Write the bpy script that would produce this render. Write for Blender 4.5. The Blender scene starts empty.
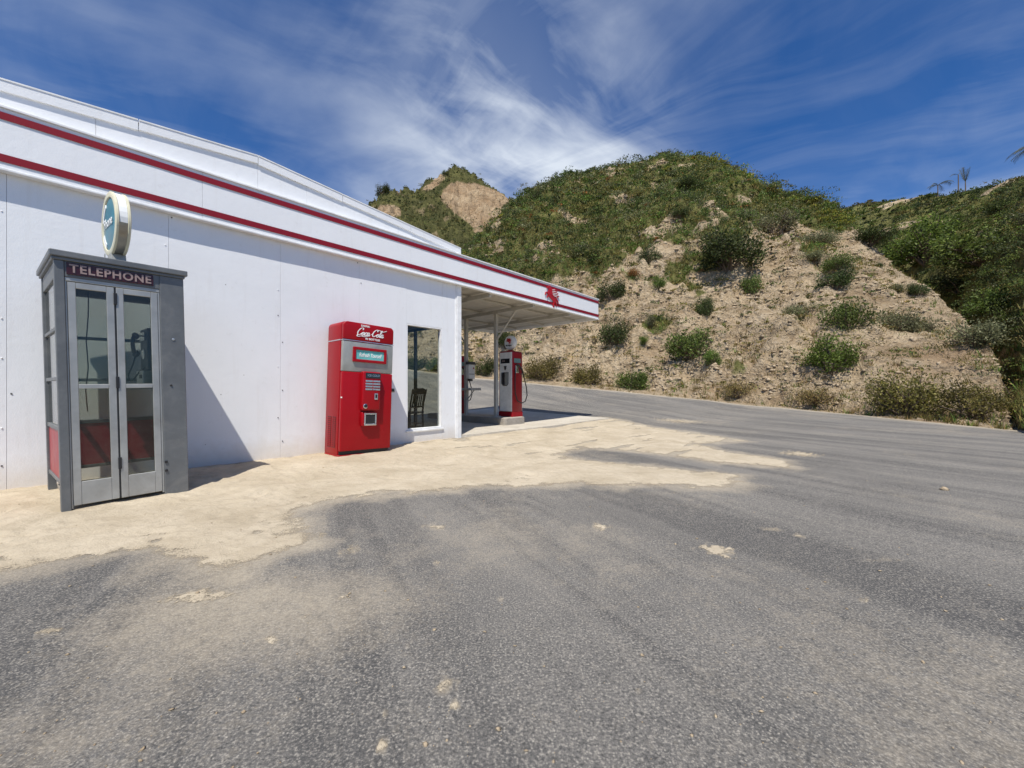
import bpy, bmesh, math, random
import numpy as np
from mathutils import Matrix, Vector

random.seed(7)
rng = np.random.default_rng(11)
SC = bpy.context.scene
COL = SC.collection
R = math.radians

# ------------------------------------------------------------------ camera
F, CX, HV, H = 405.0, 512.0, 389.0, 1.0      # focal length in px, centre column, horizon row, eye height
cam_d = bpy.data.cameras.new('camera')
cam_d.sensor_width = 36.0
cam_d.lens = 36.0 * F / 1024.0
cam_d.shift_y = (HV - 384.0) / 1024.0
cam_d.clip_start = 0.05
cam_d.clip_end = 3000
cam = bpy.data.objects.new('camera', cam_d)
cam.location = (0, 0, H)
cam.rotation_euler = (R(90), 0, 0)
COL.objects.link(cam)
SC.camera = cam

# ------------------------------------------------------------------ sun, sky, exposure
SUN = Vector((-0.050, -0.566, 1.0)).normalized()
sun_d = bpy.data.lights.new('sun', 'SUN')
sun_d.energy = 4.6
sun_d.angle = R(0.53)
sun_d.color = (1.0, 0.96, 0.88)
sun = bpy.data.objects.new('sun', sun_d)
sun.rotation_euler = SUN.to_track_quat('Z', 'Y').to_euler()
sun.location = (0, -20, 40)
COL.objects.link(sun)
vs = SC.view_settings
vs.view_transform = 'Standard'
vs.look = 'None'
vs.gamma = 1.0
vs.exposure = 0.2
vs.use_curve_mapping = False

world = bpy.data.worlds.new('World')
SC.world = world
world.use_nodes = True
wt = world.node_tree
wt.nodes.clear()


def nd(nt, typ, props=None, **ins):
    n = nt.nodes.new(typ)
    for k, v in (props or {}).items():
        setattr(n, k, v)
    for k, v in ins.items():
        key = int(k[1:]) if k[0] == 'i' and k[1:].isdigit() else k.replace('_', ' ')
        s = n.inputs[key]
        if isinstance(v, bpy.types.NodeSocket):
            nt.links.new(v, s)
        else:
            if s.type == 'RGBA' and isinstance(v, (tuple, list)) and len(v) == 3:
                v = (*v, 1.0)
            s.default_value = v
    return n


def mth(nt, op, a, b=0.0, c=0.0, clamp=False):
    return nd(nt, 'ShaderNodeMath', {'operation': op, 'use_clamp': clamp}, i0=a, i1=b, i2=c).outputs[0]


def mixc(nt, f, a, b, blend='MIX'):
    n = nt.nodes.new('ShaderNodeMix')
    n.data_type = 'RGBA'
    n.blend_type = blend
    for s, v in ((n.inputs[0], f), (n.inputs[6], a), (n.inputs[7], b)):
        if isinstance(v, bpy.types.NodeSocket):
            nt.links.new(v, s)
        else:
            s.default_value = (*v, 1.0) if isinstance(v, (tuple, list)) and len(v) == 3 else v
    return n.outputs[2]


def ramp(nt, f, stops, interp='LINEAR'):
    n = nt.nodes.new('ShaderNodeValToRGB')
    n.color_ramp.interpolation = interp
    el = n.color_ramp.elements
    while len(el) < len(stops):
        el.new(0.5)
    for e, (p, c) in zip(el, stops):
        e.position = p
        e.color = (c, c, c, 1) if isinstance(c, (int, float)) else (*c, 1)
    nt.links.new(f, n.inputs[0])
    return n.outputs[0]


def noise(nt, vec, scale, detail=4.0, rough=0.55, dist=0.0, dim='3D'):
    n = nd(nt, 'ShaderNodeTexNoise', {'noise_dimensions': dim}, Scale=scale, Detail=detail, Roughness=rough, Distortion=dist)
    if vec is not None:
        nt.links.new(vec, n.inputs['Vector'])
    return n.outputs[0]


CLOUD = ((4.43, 1.49, 0.0), (4.01, -3.87, 0.0))      # where the cloud pattern lies


def build_world():
    nt = wt
    sky = nd(nt, 'ShaderNodeTexSky', {'sky_type': 'NISHITA', 'sun_disc': False})
    sky.sun_elevation = math.asin(SUN.z)
    sky.sun_rotation = math.atan2(SUN.x, SUN.y)
    sky.altitude = 300
    sky.air_density = 1.0
    sky.dust_density = 0.3
    sky.ozone_density = 3.0
    tc = nd(nt, 'ShaderNodeTexCoord')
    d = tc.outputs['Generated']
    sep = nd(nt, 'ShaderNodeSeparateXYZ', i0=d)
    z = mth(nt, 'MAXIMUM', sep.outputs[2], 0.0)
    den = mth(nt, 'ADD', z, 0.30)
    px = mth(nt, 'DIVIDE', sep.outputs[0], den)
    py = mth(nt, 'DIVIDE', sep.outputs[1], den)
    p = nd(nt, 'ShaderNodeCombineXYZ', i0=px, i1=py, i2=0.0).outputs[0]
    # high thin cloud: a soft veil, long fibres, and fine curls
    warp = nd(nt, 'ShaderNodeTexNoise', Scale=1.1, Detail=3.0)
    nt.links.new(p, warp.inputs['Vector'])
    pw = nd(nt, 'ShaderNodeVectorMath', {'operation': 'MULTIPLY_ADD'}, i0=warp.outputs[1], i1=(0.38, 0.38, 0), i2=p).outputs[0]
    m1 = nd(nt, 'ShaderNodeMapping', {'vector_type': 'TEXTURE'}, Vector=pw, Location=CLOUD[0], Rotation=(0, 0, R(28)), Scale=(0.85, 0.36, 1)).outputs[0]
    m2 = nd(nt, 'ShaderNodeMapping', {'vector_type': 'TEXTURE'}, Vector=pw, Location=CLOUD[1], Rotation=(0, 0, R(146)), Scale=(0.95, 0.20, 1)).outputs[0]
    veil = noise(nt, pw, 1.25, 5.0, 0.55, 0.3)
    st1 = noise(nt, m1, 1.3, 7.0, 0.55, 0.5)
    st2 = noise(nt, m2, 1.0, 7.0, 0.57, 0.6)
    veil = ramp(nt, veil, [(0.40, 0.0), (0.68, 1.0)])
    st1 = ramp(nt, st1, [(0.40, 0.0), (0.80, 1.0)])
    st2 = ramp(nt, st2, [(0.42, 0.0), (0.90, 1.0)])
    # a thicker bank of the same cloud low over the hills
    cd = Vector((0.045, 1.0, 0.60)).normalized()
    dv = nd(nt, 'ShaderNodeVectorMath', {'operation': 'SUBTRACT'}, i0=d, i1=tuple(cd)).outputs[0]
    wv = nd(nt, 'ShaderNodeVectorMath', {'operation': 'MULTIPLY_ADD'}, i0=warp.outputs[1], i1=(0.30, 0.0, 0.22), i2=dv).outputs[0]
    wv = nd(nt, 'ShaderNodeVectorMath', {'operation': 'ADD'}, i0=wv, i1=(-0.15, 0.0, -0.11)).outputs[0]
    wv = nd(nt, 'ShaderNodeMapping', {'vector_type': 'TEXTURE'}, Vector=wv, Rotation=(0, R(22), 0), Scale=(0.46, 0.6, 0.24)).outputs[0]
    dt = nd(nt, 'ShaderNodeVectorMath', {'operation': 'LENGTH'}, i0=wv).outputs['Value']
    bank = ramp(nt, dt, [(0.0, 1.0), (0.5, 0.5), (1.0, 0.0)])
    wx = ramp(nt, px, [(0.0, 0.25), (0.5, 1.0)])
    wl = ramp(nt, px, [(0.1, 1.0), (0.6, 0.45)])
    a = mth(nt, 'MULTIPLY', mth(nt, 'MULTIPLY', st1, wl), mth(nt, 'ADD', mth(nt, 'MULTIPLY', veil, 0.62), 0.12))
    b = mth(nt, 'MULTIPLY', mth(nt, 'MULTIPLY', st2, wx), mth(nt, 'ADD', mth(nt, 'MULTIPLY', veil, 0.60), 0.22))
    dens = mth(nt, 'ADD', a, b)
    bk = mth(nt, 'MULTIPLY', bank, mth(nt, 'ADD', mth(nt, 'MULTIPLY', st1, 1.15), mth(nt, 'ADD', mth(nt, 'MULTIPLY', st2, 0.7), 0.16)))
    dens = mth(nt, 'ADD', dens, bk)
    dens = mth(nt, 'ADD', dens, mth(nt, 'MULTIPLY', veil, 0.06))
    fade = ramp(nt, sep.outputs[2], [(0.0, 0.2), (0.25, 1.0)])
    dens = mth(nt, 'MULTIPLY', dens, fade, clamp=True)
    skyc = mixc(nt, 1.0, sky.outputs[0], (0.27, 0.60, 0.99), 'MULTIPLY')
    col = mixc(nt, dens, skyc, (6.4, 7.0, 7.9))
    bg = nd(nt, 'ShaderNodeBackground', Color=col, Strength=0.10)
    out = nd(nt, 'ShaderNodeOutputWorld')
    nt.links.new(bg.outputs[0], out.inputs[0])


build_world()

# ------------------------------------------------------------------ numpy noise
_P = np.random.default_rng(3).permutation(512)
_P = np.concatenate([_P, _P, _P])
_G = np.random.default_rng(4).normal(size=(512, 3))
_G /= np.linalg.norm(_G, axis=1)[:, None]


def perlin(x, y, z=0.0):
    x, y, z = np.broadcast_arrays(np.asarray(x, float), np.asarray(y, float), np.asarray(z, float))
    xi, yi, zi = np.floor(x).astype(int), np.floor(y).astype(int), np.floor(z).astype(int)
    xf, yf, zf = x - xi, y - yi, z - zi
    f = lambda t: t * t * t * (t * (t * 6 - 15) + 10)
    u, v, w = f(xf), f(yf), f(zf)

    def g(i, j, k):
        h = _P[(_P[(_P[(xi + i) & 511] + yi + j) & 511] + zi + k) & 511]
        gr = _G[h]
        return gr[..., 0] * (xf - i) + gr[..., 1] * (yf - j) + gr[..., 2] * (zf - k)
    l = lambda a, b, t: a + (b - a) * t
    return l(l(l(g(0, 0, 0), g(1, 0, 0), u), l(g(0, 1, 0), g(1, 1, 0), u), v),
             l(l(g(0, 0, 1), g(1, 0, 1), u), l(g(0, 1, 1), g(1, 1, 1), u), v), w)


def fbm(x, y, z=0.0, o=4, gain=0.5):
    s, a, fq = 0.0, 1.0, 1.0
    for i in range(o):
        s = s + a * perlin(np.asarray(x) * fq + 17.3 * i, np.asarray(y) * fq - 9.1 * i, np.asarray(z) * fq + 4.7 * i)
        a *= gain
        fq *= 2.03
    return s


def sstep(a, b, x):
    t = np.clip((x - a) / (b - a), 0, 1)
    return t * t * (3 - 2 * t)


# ------------------------------------------------------------------ mesh helpers
def link(o, parent=None):
    COL.objects.link(o)
    if parent is not None:
        o.parent = parent
    return o


def tag(o, label=None, cat=None, group=None, kind=None):
    if label:
        o['label'] = label
    if cat:
        o['category'] = cat
    if group:
        o['group'] = group
    if kind:
        o['kind'] = kind
    return o


def empty(name, loc, rot=(0, 0, 0)):
    o = bpy.data.objects.new(name, None)
    o.empty_display_size = 0.2
    o.location = loc
    o.rotation_euler = rot
    return link(o)


class MB:
    def __init__(s):
        s.v, s.f, s.smooth = [], [], False

    def add(s, vs_, fs):
        n = len(s.v)
        s.v += [tuple(p) for p in vs_]
        s.f += [tuple(i + n for i in f) for f in fs]
        return s

    def box(s, x0, x1, y0, y1, z0, z1):
        return s.add([(x0, y0, z0), (x1, y0, z0), (x1, y1, z0), (x0, y1, z0), (x0, y0, z1), (x1, y0, z1), (x1, y1, z1), (x0, y1, z1)],
                     [(0, 3, 2, 1), (4, 5, 6, 7), (0, 1, 5, 4), (1, 2, 6, 5), (2, 3, 7, 6), (3, 0, 4, 7)])

    def prism(s, poly, h0, h1, axis='y'):
        """poly in the plane across axis, extruded from h0 to h1. axis y: poly=(x,z); z: (x,y); x: (y,z)"""
        n = len(poly)
        ar = sum(poly[i][0] * poly[(i + 1) % n][1] - poly[(i + 1) % n][0] * poly[i][1] for i in range(n))
        if ar < 0:
            poly = poly[::-1]
        mk = {'y': lambda p, h: (p[0], h, p[1]), 'z': lambda p, h: (p[0], p[1], h), 'x': lambda p, h: (h, p[0], p[1])}[axis]
        A = [mk(p, h0) for p in poly]
        B = [mk(p, h1) for p in poly]
        fl = axis == 'y'
        fs = [tuple(range(n)) if fl else tuple(range(n - 1, -1, -1)), tuple(range(2 * n - 1, n - 1, -1)) if fl else tuple(range(n, 2 * n))]
        for i in range(n):
            j = (i + 1) % n
            fs.append((i, i + n, j + n, j) if fl else (i, j, j + n, i + n))
        return s.add(A + B, fs)

    def tube(s, pts, r, n=8, cap=True):
        pts = [Vector(p) for p in pts]
        rs = r if isinstance(r, (list, tuple)) else [r] * len(pts)
        vs_, fs = [], []
        up = Vector((0, 0, 1))
        prev = None
        for i, p in enumerate(pts):
            t = (pts[min(i + 1, len(pts) - 1)] - pts[max(i - 1, 0)]).normalized()
            if prev is None:
                a = t.cross(up)
                if a.length < 1e-3:
                    a = t.cross(Vector((1, 0, 0)))
            else:
                a = prev - t * prev.dot(t)
            a.normalize()
            prev = a
            b = t.cross(a)
            for k in range(n):
                an = 2 * math.pi * k / n
                vs_.append(p + (a * math.cos(an) + b * math.sin(an)) * rs[i])
        for i in range(len(pts) - 1):
            for k in range(n):
                k2 = (k + 1) % n
                fs.append((i * n + k, i * n + k2, (i + 1) * n + k2, (i + 1) * n + k))
        if cap:
            fs.append(tuple(range(n - 1, -1, -1)))
            m = (len(pts) - 1) * n
            fs.append(tuple(range(m, m + n)))
        return s.add(vs_, fs)

    def lathe(s, prof, origin, axis, n=32):
        """prof: list of (radius, height along axis)"""
        ax = Vector(axis).normalized()
        a = ax.cross(Vector((0, 0, 1)))
        if a.length < 1e-3:
            a = Vector((1, 0, 0))
        a.normalize()
        b = ax.cross(a)
        o = Vector(origin)
        vs_, fs = [], []
        for (r, h) in prof:
            for k in range(n):
                an = 2 * math.pi * k / n
                vs_.append(o + ax * h + (a * math.cos(an) + b * math.sin(an)) * max(r, 1e-4))
        for i in range(len(prof) - 1):
            for k in range(n):
                k2 = (k + 1) % n
                fs.append((i * n + k, i * n + k2, (i + 1) * n + k2, (i + 1) * n + k))
        fs.append(tuple(range(n - 1, -1, -1)))
        m = (len(prof) - 1) * n
        fs.append(tuple(range(m, m + n)))
        return s.add(vs_, fs)

    def xf(s, mat):
        s.v = [tuple(mat @ Vector(p)) for p in s.v]
        return s

    def obj(s, name, mat, parent=None, bevel=0.0, seg=2, smooth=False):
        bm = bmesh.new()
        bv = [bm.verts.new(p) for p in s.v]
        for f in s.f:
            try:
                bm.faces.new([bv[i] for i in f])
            except ValueError:
                pass
        bmesh.ops.recalc_face_normals(bm, faces=bm.faces)
        if bevel > 0:
            bmesh.ops.bevel(bm, geom=[e for e in bm.edges], offset=bevel, segments=seg, profile=0.5, affect='EDGES', clamp_overlap=True)
        if smooth:
            for f in bm.faces:
                f.smooth = True
            for e in bm.edges:
                if len(e.link_faces) == 2 and e.calc_face_angle(0) > R(38):
                    e.smooth = False
        me = bpy.data.meshes.new(name)
        bm.to_mesh(me)
        bm.free()
        if mat:
            me.materials.append(mat)
        return link(bpy.data.objects.new(name, me), parent)


def np_mesh(name, verts, faces, mat, smooth=False, attrs=None, cols=None):
    """verts (N,3), faces (M,k) arrays"""
    me = bpy.data.meshes.new(name)
    verts = np.ascontiguousarray(verts, dtype=np.float32)
    faces = np.ascontiguousarray(faces, dtype=np.int32)
    k = faces.shape[1]
    me.vertices.add(len(verts))
    me.vertices.foreach_set('co', verts.ravel())
    me.loops.add(faces.size)
    me.loops.foreach_set('vertex_index', faces.ravel())
    me.polygons.add(len(faces))
    me.polygons.foreach_set('loop_start', np.arange(0, faces.size, k, dtype=np.int32))
    me.polygons.foreach_set('loop_total', np.full(len(faces), k, dtype=np.int32))
    if smooth:
        me.polygons.foreach_set('use_smooth', np.ones(len(faces), dtype=bool))
    me.update(calc_edges=True)
    for an, av in (attrs or {}).items():
        a = me.attributes.new(an, 'FLOAT', 'POINT')
        a.data.foreach_set('value', np.ascontiguousarray(av, dtype=np.float32).ravel())
    if cols is not None:
        a = me.attributes.new('tint', 'FLOAT_COLOR', 'POINT')
        c4 = np.ones((len(verts), 4), dtype=np.float32)
        c4[:, :3] = cols
        a.data.foreach_set('color', c4.ravel())
    me.materials.append(mat)
    me.validate()
    return me


def grid_faces(nu, nv):
    i = np.arange(nu - 1)[:, None] * nv + np.arange(nv - 1)[None, :]
    i = i.ravel()
    return np.stack([i, i + nv, i + nv + 1, i + 1], axis=1)


def text_obj(name, body, size, depth, mat, parent, M, bold=0.0, shear=0.0, sx=1.0, space=1.0):
    cu = bpy.data.curves.new('t', 'FONT')
    cu.body = body
    cu.size = size
    cu.extrude = depth
    cu.offset = bold
    cu.shear = shear
    cu.space_character = space
    cu.align_x = 'CENTER'
    cu.align_y = 'CENTER'
    cu.resolution_u = 3
    t = bpy.data.objects.new('t', cu)
    COL.objects.link(t)
    dg = bpy.context.evaluated_depsgraph_get()
    me = bpy.data.meshes.new_from_object(t.evaluated_get(dg))
    bpy.data.objects.remove(t)
    me.name = name
    me.transform(M @ Matrix.Diagonal((sx, 1, 1, 1)))
    me.materials.clear()
    me.materials.append(mat)
    return link(bpy.data.objects.new(name, me), parent)


def face_M(x, y, z):
    """text facing local -y"""
    return Matrix.Translation((x, y, z)) @ Matrix.Rotation(R(90), 4, 'X')


# ------------------------------------------------------------------ materials
def newmat(name):
    m = bpy.data.materials.new(name)
    m.use_nodes = True
    nt = m.node_tree
    nt.nodes.clear()
    out = nd(nt, 'ShaderNodeOutputMaterial')
    return m, nt, out


def pmat(name, col, rough=0.5, metal=0.0, var=0.12, vscale=6.0, dirt=None, dirt_amt=0.0, bump=0.0, bscale=60.0, coat=0.0, spec=0.5, scratch=0.0):
    """painted / metal surfaces: colour variation, dirt, fine relief"""
    m, nt, out = newmat(name)
    tc = nd(nt, 'ShaderNodeTexCoord').outputs['Object']
    n1 = noise(nt, tc, vscale, 5.0, 0.6)
    c = mixc(nt, ramp(nt, n1, [(0.3, 0.0), (0.7, 1.0)]), tuple(x * (1 - var) for x in col), tuple(min(1, x * (1 + var)) for x in col))
    if dirt is not None:
        n2 = noise(nt, tc, vscale * 0.7, 7.0, 0.7, 0.6)
        c = mixc(nt, mth(nt, 'MULTIPLY', ramp(nt, n2, [(0.5, 0.0), (0.75, 1.0)]), dirt_amt), c, dirt)
    if scratch > 0:
        n3 = noise(nt, tc, 38.0, 4.0, 0.7, 1.2)
        c = mixc(nt, mth(nt, 'MULTIPLY', ramp(nt, n3, [(0.66, 0.0), (0.70, 1.0)]), scratch), c, (0.45, 0.43, 0.40))
    rr = mth(nt, 'MULTIPLY_ADD', n1, 0.25, rough - 0.12, clamp=True)
    b = nd(nt, 'ShaderNodeBsdfPrincipled', Base_Color=c, Roughness=rr, Metallic=metal)
    b.inputs['Coat Weight'].default_value = coat
    b.inputs['Coat Roughness'].default_value = 0.12
    b.inputs['Specular IOR Level'].default_value = spec
    if bump > 0:
        bn = nd(nt, 'ShaderNodeBump', Strength=bump, Distance=0.01, Height=noise(nt, tc, bscale, 3.0))
        nt.links.new(bn.outputs[0], b.inputs['Normal'])
    nt.links.new(b.outputs[0], out.inputs[0])
    return m


def white_wall_mat():
    m, nt, out = newmat('white_painted_sheet')
    g = nd(nt, 'ShaderNodeNewGeometry').outputs['Position']
    n1 = noise(nt, g, 1.3, 6.0, 0.6, 0.5)
    n2 = noise(nt, g, 9.0, 6.0, 0.65)
    n3 = noise(nt, nd(nt, 'ShaderNodeMapping', Vector=g, Scale=(6, 6, 0.5)).outputs[0], 1.6, 5.0, 0.65)
    c = mixc(nt, ramp(nt, n1, [(0.3, 0.0), (0.7, 1.0)]), (0.83, 0.835, 0.84), (0.87, 0.875, 0.88))
    c = mixc(nt, mth(nt, 'MULTIPLY', ramp(nt, n3, [(0.55, 0.0), (0.8, 1.0)]), 0.22), c, (0.60, 0.56, 0.50))
    c = mixc(nt, mth(nt, 'MULTIPLY', ramp(nt, n2, [(0.62, 0.0), (0.72, 1.0)]), 0.25), c, (0.62, 0.60, 0.57))
    # dust splashed along the foot of the wall
    z = nd(nt, 'ShaderNodeSeparateXYZ', i0=g).outputs[2]
    zz = mth(nt, 'ADD', z, mth(nt, 'MULTIPLY', n2, 0.28))
    c = mixc(nt, mth(nt, 'MULTIPLY', ramp(nt, zz, [(0.10, 1.0), (0.46, 0.0)]), 0.55), c, (0.55, 0.45, 0.32))
    # pin holes and specks
    v = nd(nt, 'ShaderNodeTexVoronoi', Vector=g, Scale=2.6)
    c = mixc(nt, mth(nt, 'MULTIPLY', ramp(nt, v.outputs['Distance'], [(0.016, 1.0), (0.024, 0.0)]), 0.65), c, (0.16, 0.14, 0.12))
    b = nd(nt, 'ShaderNodeBsdfPrincipled', Base_Color=c, Roughness=0.48)
    hb = mth(nt, 'ADD', noise(nt, g, 85.0, 3.0, 0.6), mth(nt, 'MULTIPLY', noise(nt, g, 14.0, 3.0), 1.6))
    bn = nd(nt, 'ShaderNodeBump', Strength=0.20, Distance=0.006, Height=hb)
    nt.links.new(bn.outputs[0], b.inputs['Normal'])
    nt.links.new(b.outputs[0], out.inputs[0])
    return m


def stripe_mat():
    m, nt, out = newmat('red_stripe_paint')
    g = nd(nt, 'ShaderNodeNewGeometry').outputs['Position']
    n1 = noise(nt, g, 3.0, 6.0, 0.65)
    n2 = noise(nt, g, 60.0, 4.0, 0.7)
    c = mixc(nt, n1, (0.205, 0.004, 0.014), (0.27, 0.008, 0.022))
    c = mixc(nt, mth(nt, 'MULTIPLY', ramp(nt, n2, [(0.68, 0.0), (0.74, 1.0)]), 0.35), c, (0.6, 0.45, 0.42))
    b = nd(nt, 'ShaderNodeBsdfPrincipled', Base_Color=c, Roughness=0.55)
    b.inputs['Specular IOR Level'].default_value = 0.3
    nt.links.new(b.outputs[0], out.inputs[0])
    return m


def glass_mat(name, tint, dust=0.06, rough=0.015, ior=1.5):
    m, nt, out = newmat(name)
    tr = nd(nt, 'ShaderNodeBsdfTransparent', Color=tint)
    gl = nd(nt, 'ShaderNodeBsdfGlossy', Color=(0.95, 0.95, 0.95), Roughness=rough)
    bf = nd(nt, 'ShaderNodeNewGeometry').outputs['Backfacing']
    fr = nd(nt, 'ShaderNodeFresnel', IOR=mth(nt, 'MULTIPLY_ADD', bf, 1.0 / ior - ior, ior))
    mx = nd(nt, 'ShaderNodeMixShader', i0=fr.outputs[0], i1=tr.outputs[0], i2=gl.outputs[0])
    df = nd(nt, 'ShaderNodeBsdfDiffuse', Color=(0.55, 0.52, 0.46))
    g = nd(nt, 'ShaderNodeNewGeometry').outputs['Position']
    n = noise(nt, g, 5.0, 6.0, 0.7, 0.4)
    f = mth(nt, 'MULTIPLY', ramp(nt, n, [(0.35, 0.3), (0.75, 1.0)]), dust)
    m2 = nd(nt, 'ShaderNodeMixShader', i0=f, i1=mx.outputs[0], i2=df.outputs[0])
    nt.links.new(m2.outputs[0], out.inputs[0])
    return m


def leaf_mat(name, trans=0.35, rough=0.55, gain=1.0):
    m, nt, out = newmat(name)
    at = nd(nt, 'ShaderNodeAttribute', {'attribute_name': 'tint'}).outputs['Color']
    oi = nd(nt, 'ShaderNodeObjectInfo').outputs['Random']
    c = nd(nt, 'ShaderNodeHueSaturation', Hue=mth(nt, 'MULTIPLY_ADD', oi, 0.03, 0.485), Saturation=1.0,
           Value=mth(nt, 'MULTIPLY_ADD', oi, 0.3 * gain, 0.85 * gain), Color=at).outputs[0]
    b = nd(nt, 'ShaderNodeBsdfPrincipled', Base_Color=c, Roughness=rough)
    b.inputs['Specular IOR Level'].default_value = 0.25
    t = nd(nt, 'ShaderNodeBsdfTranslucent', Color=c)
    mx = nd(nt, 'ShaderNodeMixShader', i0=trans, i1=b.outputs[0], i2=t.outputs[0])
    nt.links.new(mx.outputs[0], out.inputs[0])
    return m


def soil_mat():
    m, nt, out = newmat('hillside_soil')
    g = nd(nt, 'ShaderNodeNewGeometry').outputs['Position']
    veg = nd(nt, 'ShaderNodeAttribute', {'attribute_name': 'veg'}).outputs['Fac']
    tone = nd(nt, 'ShaderNodeAttribute', {'attribute_name': 'tone'}).outputs['Fac']
    n1 = noise(nt, g, 0.45, 7.0, 0.62, 0.4)
    n2 = noise(nt, g, 3.0, 8.0, 0.68)
    c = mixc(nt, ramp(nt, n1, [(0.34, 0.0), (0.66, 1.0)]), (0.40, 0.290, 0.175), (0.58, 0.450, 0.290))
    c = mixc(nt, mth(nt, 'MULTIPLY', ramp(nt, n2, [(0.46, 0.0), (0.68, 1.0)]), 0.55), c, (0.66, 0.55, 0.40))
    c = mixc(nt, mth(nt, 'MULTIPLY', ramp(nt, n2, [(0.30, 1.0), (0.44, 0.0)]), 0.55), c, (0.20, 0.135, 0.08))
    # rubble: coarse and fine speckle
    v = nd(nt, 'ShaderNodeTexVoronoi', Vector=nd(nt, 'ShaderNodeVectorMath', {'operation': 'MULTIPLY_ADD'}, i0=nd(nt, 'ShaderNodeTexNoise', Vector=g, Scale=5.0).outputs[1], i1=(0.25, 0.25, 0.25), i2=g).outputs[0], Scale=5.5)
    stone = ramp(nt, v.outputs['Distance'], [(0.12, 1.0), (0.38, 0.0)])
    cr = nd(nt, 'ShaderNodeSeparateColor', i0=v.outputs['Color']).outputs[0]
    stone = mth(nt, 'MULTIPLY', stone, ramp(nt, cr, [(0.35, 0.0), (0.75, 1.0)]))
    c = mixc(nt, mth(nt, 'MULTIPLY', stone, 0.55), c, (0.60, 0.49, 0.345))
    n6 = noise(nt, g, 9.0, 4.0, 0.7)
    c = mixc(nt, mth(nt, 'MULTIPLY', ramp(nt, n6, [(0.34, 1.0), (0.46, 0.0)]), 0.5), c, (0.16, 0.11, 0.066))
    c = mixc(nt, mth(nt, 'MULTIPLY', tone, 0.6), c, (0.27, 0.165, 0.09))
    n7 = noise(nt, nd(nt, 'ShaderNodeMapping', Vector=g, Scale=(0.3, 0.3, 1.1)).outputs[0], 0.9, 7.0, 0.7, 0.6)
    c = mixc(nt, mth(nt, 'MULTIPLY', ramp(nt, n7, [(0.38, 1.0), (0.47, 0.0)]), 0.55), c, (0.22, 0.155, 0.092))
    # low growth on the soil
    n4 = noise(nt, g, 0.8, 6.0, 0.62)
    n5 = noise(nt, g, 5.5, 5.0, 0.7)
    gc = mixc(nt, ramp(nt, n4, [(0.35, 0.0), (0.65, 1.0)]), (0.088, 0.096, 0.030), (0.215, 0.202, 0.070))
    gc = mixc(nt, mth(nt, 'MULTIPLY', ramp(nt, n5, [(0.52, 0.0), (0.68, 1.0)]), 0.5), gc, (0.25, 0.205, 0.11))
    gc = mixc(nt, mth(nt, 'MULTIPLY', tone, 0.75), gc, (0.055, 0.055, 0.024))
    vg = mth(nt, 'ADD', veg, mth(nt, 'MULTIPLY_ADD', n5, 0.9, -0.45))
    c = mixc(nt, ramp(nt, vg, [(0.36, 0.0), (0.62, 1.0)]), c, gc)
    b = nd(nt, 'ShaderNodeBsdfPrincipled', Base_Color=c, Roughness=0.95)
    b.inputs['Specular IOR Level'].default_value = 0.1
    hgt = mth(nt, 'ADD', mth(nt, 'MULTIPLY', n2, 1.2), mth(nt, 'ADD', mth(nt, 'MULTIPLY', stone, 0.18), mth(nt, 'MULTIPLY', n6, 0.35)))
    hgt = mth(nt, 'ADD', hgt, mth(nt, 'MULTIPLY', n1, 4.0))
    bn = nd(nt, 'ShaderNodeBump', Strength=1.0, Distance=0.30, Height=hgt)
    nt.links.new(bn.outputs[0], b.inputs['Normal'])
    nt.links.new(b.outputs[0], out.inputs[0])
    return m


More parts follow.
